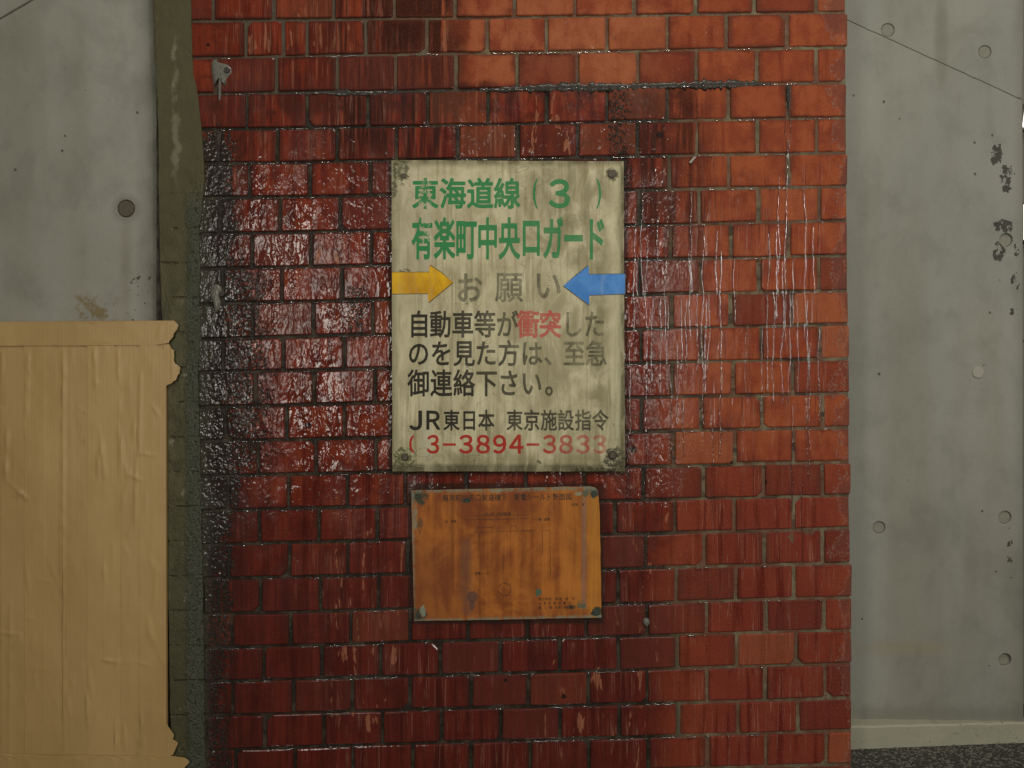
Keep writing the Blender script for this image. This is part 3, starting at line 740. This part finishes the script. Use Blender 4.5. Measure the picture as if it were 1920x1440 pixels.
TR = [(1297, 330, 560, 1.5), (1292, 470, 640, 2.3), (1276, 552, 700, 2.0), (1308, 545, 700, 2.1), (1317, 430, 800, 1.7), (1322, 560, 745, 2.3), (1345, 430, 560, 1.8), (1353, 470, 860, 2.2),
      (1443, 430, 545, 1.8), (1450, 545, 760, 2.1), (1456, 430, 600, 1.5), (1461, 320, 560, 1.4), (1466, 490, 760, 1.9), (1475, 300, 640, 1.5), (1479, 545, 760, 2.0), (1488, 480, 620, 1.8),
      (1508, 350, 640, 1.6), (1514, 560, 860, 2.1), (1519, 640, 900, 1.6), (1189, 410, 640, 2.1), (1204, 330, 560, 1.8), (1211, 540, 860, 2.2), (1223, 550, 720, 2.0), (1236, 560, 760, 2.2), (1181, 640, 900, 2.0),
      (1257, 700, 860, 1.8), (1281, 745, 860, 1.7), (1487, 760, 960, 1.5), (1505, 900, 1060, 1.4), (1336, 745, 900, 1.4),
      (1196, 470, 560, 1.6), (1215, 430, 545, 1.7), (1230, 400, 540, 1.5), (1246, 480, 640, 2.0), (1252, 570, 745, 1.7), (1268, 640, 800, 1.8), (1285, 560, 690, 1.6), (1330, 545, 700, 1.8), (1428, 610, 800, 1.7), (1438, 545, 740, 1.9),
      (1496, 560, 740, 1.6), (1526, 420, 610, 1.3), (1535, 610, 800, 1.5), (1400, 610, 740, 1.4), (1378, 480, 610, 1.3), (1480, 165, 300, 1.8), (1474, 220, 300, 1.5), (1193, 880, 1000, 1.6), (1210, 900, 1060, 1.7), (1240, 870, 1000, 1.5)]
for i, a in enumerate(TR):
    V, F = trickle(*a, i+1); n = len(tv); tv += V; tf += [tuple(n+k for k in f) for f in F]
wt = wchild(mesh('water_trickle', tv, tf, M['water'], None, (0, 0, 0), True)); wt['kind'] = 'stuff'
# beads of water hanging on the upper edges of the bricks
bv, bf = [], []; rb = random.Random(8)
def bead(px, py, rx, rz, dep):
    n0 = len(bv); n = 6
    for k, (s, yy) in enumerate(((1, .0010), (.8, -.6*dep), (.35, -dep))):
        for i in range(n):
            a = 2*math.pi*i/n; bv.append((X(px+math.cos(a)*rx*s), yy-.0006, Z(py+math.sin(a)*rz*s)))
    for k in range(2):
        for i in range(n): bf.append((n0+k*n+i, n0+k*n+(i+1) % n, n0+(k+1)*n+(i+1) % n, n0+(k+1)*n+i))
    bf.append(tuple(n0+2*n+i for i in range(n)))
for c in range(5, len(YL)-1):
    x = 395
    while x < 1560:
        d = .5+.5*mnoise.noise((x*.012, c*7.3, 5))
        y = jy(c, x)
        wetp = .75 if x < 1260 else .28
        inside = 734 < x < 1172 and 300 < y < 886 or 770 < x < 1128 and 912 < y < 1163
        if not inside and d > .48 and rb.random() < wetp*d*1.3:
            bead(x, y+rb.uniform(1.6, 3.0), rb.uniform(1.6, 7.5), rb.uniform(1.2, 2.0), rb.uniform(.0010, .0018))
        x += rb.uniform(3.5, 9)
wb = wchild(mesh('water_beads', bv, bf, M['water'], None, (0, 0, 0), True)); wb['kind'] = 'stuff'

# ------------------------------------------------------------------ concrete walls
def cwall(name, outline_list, r, mat, holes, label, x0):
    root = thing(empty(name, (x0, r, GZ)), label, 'concrete wall')
    for k, ol in enumerate(outline_list):
        rr = r+(-.0012 if k == 0 else 0)
        hs_ = [(X(a, r), Z(b, r), q/1000*(D+r)/D) for (a, b, q, kk) in holes if kk == k]
        o = prism('panel', [(X(a, r), Z(b, r)) for a, b in ol], rr, rr+.10, mat, None, hs_, .0012)
        o.parent = root; o.location = (o.location.x-x0, -r, o.location.z-GZ)
    # joint filler / core behind the panels
    xs = [X(a, r) for ol in outline_list for a, b in ol]; 
    a, b = min(xs)+.004, max(xs)-.004
    V = [(a, r+.009, GZ), (b, r+.009, GZ), (b, r+.009, .95), (a, r+.009, .95)]
    o = mesh('joint_filler', V, [(0, 1, 2, 3)], M['joint']); o.parent = root; o.location = (-x0, -r, -GZ)
    return root
RR = .14
def rc(o, root): o.parent = root; o.location = (o.location.x-root.location.x, o.location.y-root.location.y, o.location.z-root.location.z); return o
low_r = [(1560, 24)]+ragged((1588, 38), (1925, 190), 40, 1.0, 3)+[(1914, 192), (1913.5, 500), (1915, 900), (1917, 1460), (1560, 1460)]
low_r = [(1560, 27)]+[p for p in ragged((1588, 38), (1914, 187), 40, 1.0, 3)]+[(1914, 187), (1917, 192), (1917.5, 500), (1917.5, 900), (1919, 1396), (1560, 1410)]
up_r = [(1560, 24)]+[(a, b-1.6) for a, b in ragged((1588, 38), (1914, 187), 40, 1.0, 3)]+[(1914, 184.4), (1917, 182), (1919, 100), (1919, -160), (1560, -160)]
holes_r = [(1665, 56, 12.5, 1), (1847, 97, 12, 1), (1886, 450, 12.5, 0), (1648, 989, 11.5, 0), (1884, 970, 12, 0), (1884, 1237, 12, 0)]
cr = cwall('concrete_wall', [low_r, up_r], RR, M['conc_r'], holes_r, 'smooth grey concrete wall right of the bricks, standing on a pale kerb', X(1750, RR))
for (a, b, q, k), dep in zip(holes_r, (.0016, .0014, .0030, .0014, .0018, .0048)):
    rc(disc('plug', a, b, q*.985, RR+dep, RR+.02, M['plug'], None, 28, RR), cr)
rc(disc('plug', 1833, 698, 11.5, RR-.003, RR+.01, M['plug_pale'], None, 28, RR, .1), cr)
RL = .035
low_l = [(-260, 180), (-2, 38)]+ragged((0, 37), (66, -2), 12, .7, 4)+[(66, -2), (284, -2)]
r_line = [(291, -2), (292, 100), (296, 160), (300, 250), (301, 400), (305, 560), (312, 720), (318, 1449)]
rl = []
for a, b in zip(r_line, r_line[1:]): rl += ragged(a, b, 8, -1.8, 9)
low_l = [(-260, 182), (0, 37)]+ragged((0.5, 36.7), (66, -2), 12, .7, 4)[1:]+[(66, -2), (140, -46), (291, -46)]+rl+[(318, 1449), (-260, 1449)]
up_l = [(-260, 179)]+[(-1, 34.6)]+[(66, -4.5), (150, -55), (291, -55), (291, -160), (-260, -160)]
cl = cwall('concrete_wall', [up_l, low_l], RL, M['conc_l'], [(236, 391, 16.5, 1)], 'grey concrete wall left of the olive strip, behind the cardboard sheet', X(120, RL))
rc(disc('plug', 236, 391, 15.6, RL+.0006, RL+.02, M['plug_dark'], None, 32, RL, .06), cl)

# kerb under the right hand wall
kr = .10
def P(px, py, r): return (X(px, r), r, Z(py, r))
kt = ragged((1560, 1363), (1960, 1354), 26, 1.2, 6)+[(1960, 1354)]
V, F = [], []
for i, (a, b) in enumerate(kt):
    rfront = kr+(a-1598)/322*.032
    z_top = Z(b, rfront); xx = X(a, rfront)
    V += [(xx, rfront+.0015*mnoise.noise((a*.03, 1, 1)), GZ-.02), (xx, rfront+.0015*mnoise.noise((a*.03, 2, 1)), z_top-.003), (xx, rfront+.003, z_top), (xx, RR+.02, z_top+.001)]
for i in range(len(kt)-1):
    for k in range(3): F.append((i*4+k, (i+1)*4+k, (i+1)*4+k+1, i*4+k+1))
kb = mesh('kerb', V, F, M['kerb'])
thing(kb, 'low pale concrete kerb along the foot of the right concrete wall', 'kerb')

# dark side wall beyond the right end, with two lit lamps glimpsed past the edge
sw = mesh('concrete_wall', [(X(1880), .34, GZ), (X(2700), .34, GZ), (X(2700), .34, 1.1), (X(1880), .34, 1.1), (X(1880), .44, GZ), (X(2700), .44, GZ), (X(2700), .44, 1.1), (X(1880), .44, 1.1)],
          [(0, 1, 2, 3), (4, 7, 6, 5), (0, 4, 5, 1), (3, 2, 6, 7), (1, 5, 6, 2), (0, 3, 7, 4)], M['conc_r'])
thing(sw, 'concrete wall glimpsed past the right end of the smooth grey wall', 'concrete wall')
te = T('lit_diffuser'); M['lit'] = te.out(color=(.8, .8, .75), emit=(1, .97, .86), emit_s=1.6)
def wlamp(px0, px1, py0, py1, label, slant=0):
    r = .32; root = thing(empty('wall_lamp', (X(px0, r), r, Z((py0+py1)/2, r))), label, 'lamp', 'lit lamps past the right edge')
    pts = [(px0+slant, py0), (px1, py0), (px1, py1), (px0, py1)]
    rc(prism('diffuser', [(X(a, r), Z(b, r)) for a, b in pts], r-.012, r, M['lit'], None, (), .002), root)
    rc(prism('housing', [(X(a+(3 if a < 1930 else 4), r), Z(b+(-4 if b < (py0+py1)/2 else 4), r)) for a, b in pts], r+.0005, r+.02, M['plug'], None, (), .002), root)
wlamp(1915.5, 1990, 196, 239, 'upper of the two bright lamps at the right edge, with slanted end', 6)
wlamp(1918.0, 1990, 384, 450, 'lower of the two bright lamps at the right edge, beside the pitted concrete')

# ------------------------------------------------------------------ lettering
import numpy as np
_gc = {}
def glyph(ch, off, N=74):
    """glyph thickened by off (em) with rounded stroke ends, like the rounded gothic of the sign"""
    k = (ch, off)
    if k in _gc: return _gc[k]
    c = bpy.data.curves.new('t', 'FONT'); c.body = ch; c.size = 1; c.resolution_u = 3
    o = bpy.data.objects.new('t', c); scene.collection.objects.link(o)
    dg = bpy.context.evaluated_depsgraph_get(); me = bpy.data.meshes.new_from_object(o.evaluated_get(dg))
    me.calc_loop_triangles()
    co = np.array([p.co[:2] for p in me.vertices]); tri = [tuple(t_.vertices) for t_ in me.loop_triangles]
    cnt = {}
    for f in me.polygons:
        for e in f.edge_keys: cnt[e] = cnt.get(e, 0)+1
    ed = np.array([e for e, q in cnt.items() if q == 1])
    bpy.data.objects.remove(o); bpy.data.curves.remove(c); bpy.data.meshes.remove(me)
    pad = off+.03; lo = co.min(0)-pad; hi = co.max(0)+pad; st = max(hi-lo)/N if off < .05 else max(hi-lo)/N
    gx = np.arange(lo[0], hi[0]+st, st); gy = np.arange(lo[1], hi[1]+st, st)
    PX, PY = np.meshgrid(gx, gy); d = np.full(PX.shape, 9.0); ins = np.zeros(PX.shape, bool)
    for a, b in ed:
        A, B = co[a], co[b]; v = B-A; L = (v@v) or 1e-9
        tt = np.clip(((PX-A[0])*v[0]+(PY-A[1])*v[1])/L, 0, 1)
        d = np.minimum(d, np.hypot(PX-A[0]-tt*v[0], PY-A[1]-tt*v[1]))
    for a, b, c_ in tri:
        A, B, C_ = co[a], co[b], co[c_]
        e = lambda U, W: (W[0]-U[0])*(PY-U[1])-(W[1]-U[1])*(PX-U[0])
        e1, e2, e3 = e(A, B), e(B, C_), e(C_, A)
        ins |= ((e1 >= 0) & (e2 >= 0) & (e3 >= 0)) | ((e1 <= 0) & (e2 <= 0) & (e3 <= 0))
    f = np.where(ins, d, -d)+off
    V, F, vid = [], [], {}
    def vert(key, x, y):
        if key not in vid: vid[key] = len(V); V.append((x, y))
        return vid[key]
    H, W_ = f.shape
    for i in range(H-1):
        k0 = None
        for j in range(W_):
            full = j < W_-1 and f[i, j] > 0 and f[i, j+1] > 0 and f[i+1, j] > 0 and f[i+1, j+1] > 0
            if full:
                if k0 is None: k0 = j
                continue
            if k0 is not None:
                F.append([vert(('g', i, q), gx[q], gy[i]) for q in range(k0, j+1)]+[vert(('g', i+1, q), gx[q], gy[i+1]) for q in range(j, k0-1, -1)]); k0 = None
            if j == W_-1: break
            cs = [(i, j), (i, j+1), (i+1, j+1), (i+1, j)]
            if not any(f[p] > 0 for p in cs): continue
            poly = []
            for q in range(4):
                p, r = cs[q], cs[(q+1) % 4]
                if f[p] > 0: poly.append(vert(('g',)+p, gx[p[1]], gy[p[0]]))
                if (f[p] > 0) != (f[r] > 0):
                    u = f[p]/(f[p]-f[r]); kk = ('e',)+(min(p, r)+max(p, r))
                    poly.append(vert(kk, gx[p[1]]+(gx[r[1]]-gx[p[1]])*u, gy[p[0]]+(gy[r[0]]-gy[p[0]])*u))
            if len(poly) > 2: F.append(poly)
    _gc[k] = (V, [tuple(p) for p in F]); return _gc[k]
def lettering(name, items, mat, y, parent, label=None, joined=False):
    """items = (char, x centre, y centre, cell width, cell height, weight, fit); fit: ink box instead of em cell"""
    V, F = [], []
    for (ch, cx, cy, cw, chh, off, fit) in items:
        v, f = glyph(ch, off, 40 if joined else 74)
        if not v: continue
        if fit:
            x0, x1 = min(p[0] for p in v), max(p[0] for p in v); z0, z1 = min(p[1] for p in v), max(p[1] for p in v)
        else: x0, x1, z0, z1 = 0, 1, -.12, .88
        n = len(V)
        ox, oz = (0, 0) if joined else (X(cx), Z(cy))
        for p in v:
            u = (p[0]-x0)/(x1-x0)-.5; q = (p[1]-z0)/(z1-z0)-.5
            V.append((X(cx+u*cw)-ox, y, Z(cy-q*chh)-oz))
        F += [tuple(n+i for i in r) for r in f]
        if not joined:
            o = mesh(name, V, F, mat, None, (ox, 0, oz)); rc(o, parent); V, F = [], []
            if label: o['label'] = label
    if joined:
        o = mesh(name, V, F, mat); rc(o, parent); o['kind'] = 'stuff'
def cells(text, xs, cy, cw, chh, off): return [(c, x, cy, cw, chh, off, False) for c, x in zip(text, xs) if c != '　']

# ------------------------------------------------------------------ notice plate
sign = thing(empty('notice_plate', (X(953), -.003, Z(884))), 'grimy cream metal notice plate with green, black and red writing and two arrows', 'sign')
o = []
for a, b in zip([(734.5, 301.5), (1168.5, 304), (1171.5, 883.5), (736.5, 883.5)], [(1168.5, 304), (1171.5, 883.5), (736.5, 883.5), (734.5, 301.5)]): o += ragged(a, b, 24, .7, 2)
YS = -.0060
rc(prism('plate', [(X(a), Z(b)) for a, b in o], YS, -.0026, M['plate'], None, (), .0005), sign)
yl = YS-.00025
L1 = cells('東海道線', (798, 849.5, 900.5, 951), 364, 51, 60, .024)+[('(', 1003.5, 364.5, 9.5, 56, .012, True), ('３', 1048.5, 364.5, 40, 55, .026, True), (')', 1122, 364.5, 9.5, 56, .012, True)]
lettering('character', L1, M['ink_green'], yl, sign, 'green character of the first line')
xs2 = (792.5, 834, 874.5, 914.5, 955, 996, 1036.5, 1075, 1117)
L2 = cells('有楽町中央', xs2, 448, 41, 82, .024)+[('口', 996, 448, 32, 66, .03, True)]+cells('ガー', (1036.5, 1075), 448, 41, 86, .026)+cells('ド', (1115,), 448, 44, 88, .026)
lettering('character', L2, M['ink_green'], yl, sign, 'green character of the second line')
L3 = [('お', 882, 540, 46, 53, .020, True), ('願', 954.5, 540, 52.5, 54, .012, True), ('い', 1028.5, 537, 45, 47, .022, True)]
lettering('character', L3, M['ink_grey'], yl, sign, 'worn grey character between the two arrows')
lettering('character', cells('自動車等が', (786.5, 826.5, 868, 909.5, 951), 608, 41.5, 53, .018)+cells('した', (1073, 1114), 608, 41.5, 53, .018), M['ink_black'], yl, sign)
lettering('character', cells('衝突', (990, 1031.5), 608, 43, 54, .024), M['ink_pink'], yl, sign, 'faded red character')
lettering('character', cells('のを見た方は、至急', (785.6, 828, 870.6, 911.5, 954, 997, 1040, 1076, 1117.5), 662.5, 42, 51, .018), M['ink_black'], yl, sign)
lettering('character', cells('御連絡下さい。', (785.6, 828, 870.6, 912.7, 954, 996.5, 1042), 718, 42, 53, .018), M['ink_black'], yl, sign)
L7 = [('Ｊ', 780, 788, 24, 37, .026, True), ('Ｒ', 813, 787.5, 26, 36, .026, True)]+cells('東日本東京施設指令', (847, 880, 912, 965, 997, 1029, 1060.5, 1093, 1125), 787.5, 31.5, 41, .020)
lettering('character', L7, M['ink_black'], yl, sign)
d8 = [('3', 812.5, 23), ('-', 843, 24), ('3', 874, 26), ('8', 906, 26), ('9', 937, 25), ('4', 968, 27), ('-', 999, 24), ('3', 1030, 25), ('8', 1061, 26), ('3', 1092.5, 25), ('3', 1123.5, 25)]
L8 = [({'3': '３', '8': '８', '9': '９', '4': '４'}.get(c, c), x, 832.5 if c != '-' else 833, wd, 35.5 if c != '-' else 4.6, .022 if c != '-' else 0, True) for c, x, wd in d8]
lettering('character', L8, M['ink_red'], yl, sign, 'red digit of the telephone number')
# first digit: only its left half is left
arc = []
for i in range(13):
    a = R(100+160*i/12); arc.append((778+10*math.cos(a), 832+17*math.sin(a)))
for i in range(13):
    a = R(258-156*i/12); arc.append((778+5.6*math.cos(a)+.4*math.sin(i*2.3), 832+13.2*math.sin(a)))
rc(prism('character', [(X(a), Z(b)) for a, b in arc], yl, YS-.00002, M['ink_red']), sign)
ya = YS-.0005
def arrow(pts, mat, label):
    e = prism('arrow', [(X(a), Z(b)) for a, b in pts], ya, YS-.00002, mat, None, (), .00012); rc(e, sign); e['label'] = label
    cx = sum(p[0] for p in pts)/len(pts); cy = sum(p[1] for p in pts)/len(pts)
    g_ = [(a+(1.1 if a > cx else -1.1 if a > 738 and a < 1168 else 0), b+(1.1 if b > cy else -1.1)) for a, b in pts]
    s = prism('arrow_border', [(X(a), Z(b)) for a, b in g_], ya+.0002, YS-.00001, M['edge']); s.parent = e; s.location = (0, 0, 0)
arrow([(736, 511.5), (802, 511.5), (805, 512), (806, 498), (828, 512.5), (850, 530), (829, 547), (804, 568), (803, 551), (736, 551.5)], M['yellow'], 'yellow arrow pointing right')
arrow([(1171, 514.5), (1104, 515.5), (1103, 499), (1080, 517), (1056, 536.5), (1081, 555), (1104.5, 572.5), (1104.5, 554), (1171, 551.5)], M['blue'], 'blue arrow pointing left')
def screw(px, py, r, y, parent, mat, washer=None):
    s = disc('screw', px, py, r, y-.0022, y+.001, mat, None, 18, 0, .08); rc(s, parent)
    if washer:
        wsh = disc('washer', px, py, washer, y-.0006, y+.0008, M['growth'], None, 20, 0, .25); wsh.parent = s; wsh.location = (0, 0, 0)
for a, b, q, wsh in ((757, 331, 5.0, None), (1147, 327.5, 8.0, None), (760, 857, 5.5, 7), (1148, 853, 6, 9)):
    screw(a, b, q, YS, sign, M['screw'], wsh)

# ------------------------------------------------------------------ copper plaque
pq = thing(empty('copper_plaque', (X(950), -.003, Z(1160))), 'tarnished orange copper plaque with an engraved section drawing, below the notice plate', 'plaque')
co = [(771, 919), (1104, 911.5), (1116, 914), (1121.5, 921), (1124, 960), (1127.5, 1157), (777, 1163.5)]
o = []
for a, b in zip(co, co[1:]+co[:1]): o += ragged(a, b, 14, .8, 5)
YP = -.0050
rc(prism('plate', [(X(a), Z(b)) for a, b in o], YP, -.0022, M['copper'], None, (), .0005), pq)
yp = YP-.0002
def slope(x, y, x0=830): return y-(x-x0)*.011
L = []
ttl = '有楽町中央口架道橋下　東電シールド断面図'
xs = [836+i*12.15 for i in range(10)]+[0]+[969+i*12.1 for i in range(9)]
L = [(c, x, slope(x, 933), 12.2, 13.5, .012, False) for c, x in zip(ttl, xs) if c != '　']
lettering('engraved_title', L, M['etch'], yp, pq, None, True)
def small(text, x0, y, pitch, h): return [(c, x0+i*pitch, slope(x0+i*pitch, y), pitch*1.0, h, .012, False) for i, c in enumerate(text) if c != '　']
Ls = small('ＪＲ山手　京浜東北線', 909, 963.5, 5.2, 6.2)+small('呉　服橋', 838, 977, 5.2, 5.5)+small('銀　座側', 1012, 975, 5.4, 6)+small('昭和　年', 1075, 948, 6, 6)+small('東電シールド', 893, 1074.5, 5.3, 6)
Ls += small('竣工年月　平成　年　月', 1012, 1124, 6.3, 6)+small('企　業　者　東　京　電　力', 1012, 1132, 4.6, 6)[:9]+small('施　工　者　大成・前田建設', 1012, 1140, 5.2, 6)
lettering('engraved_caption', Ls, M['etch'], yp, pq, None, True)
def eline(a, b, wd=.7):
    ax, ay = a; bx, by = b; L_ = math.hypot(bx-ax, by-ay); nx_, ny_ = -(by-ay)/L_*wd/2, (bx-ax)/L_*wd/2
    return [(ax+nx_, ay+ny_), (bx+nx_, by+ny_), (bx-nx_, by-ny_), (ax-nx_, ay-ny_)]
V, F = [], []
for a, b in (((880, 966.5), (995, 964.5)), ((870, 974), (992, 971.5)), ((1000, 974), (1007, 973)), ((895, 984), (895, 997)), ((895, 989), (925, 988)), ((967, 983), (967, 994)), ((955, 986), (967, 985)), ((890, 997), (925, 996.5)),
             ((928, 996), (1000, 993.5)), ((957, 990), (957, 994)), ((982, 993.5), (990, 997)), ((990, 997), (997, 993.5)), ((1017, 994), (1031, 993)), ((1017, 994), (1017, 1040)), ((1031, 993), (1032, 1078)), ((945, 1040), (944, 1068)), ((946, 1041), (944, 1046)), ((900, 997), (898, 1020)), ((878, 1004), (890, 1004))):
    n = len(V); V += [(X(p), yp, Z(q)) for p, q in eline(a, b)]; F.append((n, n+1, n+2, n+3))
n = len(V); N = 36
for i in range(N):
    a = 2*math.pi*i/N
    for rr_ in (12.2, 11.2): V.append((X(946+rr_*math.cos(a)), yp, Z(1104+rr_*math.sin(a))))
for i in range(N):
    if i in (17, 18, 24): continue
    j = (i+1) % N; F.append((n+2*i, n+2*j, n+2*j+1, n+2*i+1))
ed = mesh('engraved_drawing', V, F, M['etch']); rc(ed, pq); ed['kind'] = 'stuff'
for a, b, q in ((784, 930, 4.5), (1114, 925, 6), (785, 1153, 5), (1117, 1146, 7)): screw(a, b, q, YP, pq, M['verdigris'])

# ------------------------------------------------------------------ cardboard sheet with tape
card = thing(empty('cardboard_sheet', (X(100), -.006, GZ)), 'brown cardboard sheet covered in strips of kraft tape, leaning over the lower left', 'cardboard sheet')
rf = random.Random(21); FOLDS = []
def fold(x0, y0, x1, y1, w_, a_):
    L_ = math.hypot(x1-x0, y1-y0); FOLDS.append((x0, y0, (x1-x0)/L_, (y1-y0)/L_, L_, w_, a_))
for q in ((125, 655, 122, 1080, 3.5, .0013), (124, 1080, 127, 1400, 3, .0009), (183, 650, 186, 735, 3, .0012), (227, 650, 229, 730, 2.6, .0013), (229, 735, 230, 900, 3, .0008), (269, 690, 267, 850, 2.8, .0012),
          (10, 650, 14, 760, 4, .0011), (20, 800, 17, 900, 4, .0014), (18, 900, 60, 935, 3.5, .0010), (26, 1090, 24, 1440, 3, .0009), (55, 1170, 30, 1215, 2.5, .0010), (0, 1183, 45, 1186, 2.5, .0009),
          (60, 655, 56, 780, 3.5, .0009), (192, 800, 202, 895, 4, .0012), (262, 840, 258, 990, 3.5, .0010), (150, 760, 172, 782, 3, .0010), (170, 640, 222, 640, 2.5, .0010), (306, 608, 304, 640, 3, .0012), (260, 848, 300, 853, 3, .0009),
          (168, 1290, 172, 1360, 3, .0008), (223, 1340, 223, 1405, 2, .0014), (238, 1350, 240, 1405, 2, .0014), (268, 1320, 275, 1405, 2.5, .0010), (230, 830, 232, 880, 3, .0012)):
    fold(*q)
for i in range(70):
    x = rf.uniform(-5, 312); y = rf.uniform(612, 1430); an = rf.choice((90, 90, 88, 93, 75, 105, 60, 20, 160, 5))+rf.uniform(-8, 8); L_ = rf.uniform(18, 90 if an > 60 and an < 120 else 40)
    fold(x, y, x+L_*math.cos(R(an)), y+L_*math.sin(R(an)), rf.uniform(2.2, 5), rf.uniform(.0004, .0010)*rf.choice((1, 1, -1)))
def sheet(name, outline, y, amp, mat, seed, thick=.0006, step=6, creases=()):
    """wrinkled thin sheet cut to an outline: bmesh grid-free fan of strips; outline as left/right functions of py"""
    top = min(p[1] for p in outline); bot = max(p[1] for p in outline)
    def span(yy):
        xs = []
        n = len(outline)
        for i in range(n):
            (x1, y1), (x2, y2) = outline[i], outline[(i+1) % n]
            if (y1 <= yy < y2) or (y2 <= yy < y1): xs.append(x1+(x2-x1)*(yy-y1)/(y2-y1))
        return (min(xs), max(xs)) if xs else None
    rows = max(3, int((bot-top)/step)); V, F = [], []
    cols = max(4, int((max(p[0] for p in outline)-min(p[0] for p in outline))/step))
    for i in range(rows+1):
        yy = min(bot-.05, max(top+.05, top+(bot-top)*i/rows)); s = span(yy)
        for k in range(cols+1):
            x = s[0]+(s[1]-s[0])*k/cols
            h = amp*(mnoise.noise((x*.020, yy*.009, seed))+.5*mnoise.noise((x*.07, yy*.03, seed+3))+.22*abs(mnoise.noise((x*.12, yy*.10, seed+9))))
            for (fx0, fy0, ux, uy, L_, w_, a_) in FOLDS:
                px_, py_ = x-fx0, yy-fy0; al = px_*ux+py_*uy
                if -6 < al < L_+6:
                    d = (px_*uy-py_*ux)/w_
                    if abs(d) < 2.6: h += 2.3*a_*math.exp(-d*d)*min(1, max(0, (al+6)/26), max(0, (L_+6-al)/26))*(.6+.8*mnoise.noise((al*.03, fx0, fy0)))
            for (cx_, w_, a_) in creases:
                d = (x-cx_-3*mnoise.noise((yy*.01, cx_, 0)))/w_
                h += a_*math.exp(-d*d)*(.5+.5*mnoise.noise((yy*.012, cx_*.1, 7)))
            V.append((X(x), y-abs(h)*.5-h*.5, Z(yy)))
    for i in range(rows):
        for k in range(cols):
            a = i*(cols+1)+k; F.append((a, a+cols+1, a+cols+2, a+1))
    nf = len(V); Vb = [(v[0], v[1]+thick, v[2]) for v in V]
    rim = [k for k in range(cols+1)]+[i*(cols+1)+cols for i in range(1, rows+1)]+[rows*(cols+1)+k for k in range(cols-1, -1, -1)]+[i*(cols+1) for i in range(rows-1, 0, -1)]
    for r_ in rim: V.append(Vb[r_])
    m = len(rim)
    for i in range(m): F.append((rim[i], rim[(i+1) % m], nf+(i+1) % m, nf+i))
    o = mesh(name, V, F, mat, None, (0, 0, 0), True); o.data.set_sharp_from_angle(angle=R(40)); rc(o, card); return o
BT = 1449
sheet('board', [(-260, 604), (314, 603), (315.5, 700), (316, 1000), (317, 1350), (318, BT), (-260, BT)], -.0100, .0010, M['kraft'], 1.0, .005, 7)
strips = [(-262, -120), (-130, 8), (0, 62), (52, 124), (104, 176), (170, 232), (224, 272), (266, 316.5)]
for i, (a, b) in enumerate(strips):
    yb = -.0104-.0011*(i % 2)
    top_y = 630 if i != 5 else 627
    aa = ragged((a, top_y), (a+random.uniform(-2, 2), BT-3), 30, 1.0, i+1.5); bb = ragged((b, BT-3), (b-(0 if i < 7 else 1.0), top_y), 30, 1.0 if i < 7 else .4, i+8.5)
    sheet('tape_strip', aa+bb, yb-.0004, .0009, M['tape'], 10+i*3.3, .00035, 3.2 if b > 0 else 9, ((a+(b-a)*.5, 3, .0005),))
sheet('tape_strip', [(-262, 603.5), (150, 603), (300, 602), (331, 602), (335, 603.5), (336, 607), (340, 611), (338, 614), (337.5, 618), (333, 621), (333.5, 624), (329, 628), (330, 631), (327, 635), (323, 639), (322, 643), (316, 647), (270, 648.5), (228, 648), (130, 650), (-262, 652)], -.0124, .0006, M['tape'], 71, .0004, 4)
sheet('torn_tape', [(312, 646), (320, 645), (325, 650), (326, 654), (331, 656), (330, 662), (331, 668), (330, 676), (333, 683), (338, 685), (343, 689), (341, 694), (341, 700), (337, 704), (335, 712), (330, 714), (326, 720), (320, 721), (314, 724.5), (312, 724)], -.0112, .0007, M['tape'], 83, .0004, 3, ((328, 2, .0015),))
sheet('torn_tape', [(311, 1348), (317, 1352), (320, 1358), (326, 1366), (331, 1374), (328, 1382), (339, 1387), (335, 1396), (329, 1410), (312, 1416)], -.0112, .0007, M['tape'], 87, .0004, 3)
sheet('tape_strip', [(-262, 1408), (0, 1407), (200, 1409), (320, 1411), (345, 1413), (357, 1417), (360, 1424), (352, 1432), (347, 1440), (345, 1449), (-262, 1449)], -.0128, .0016, M['tape'], 91, .0004, 4)
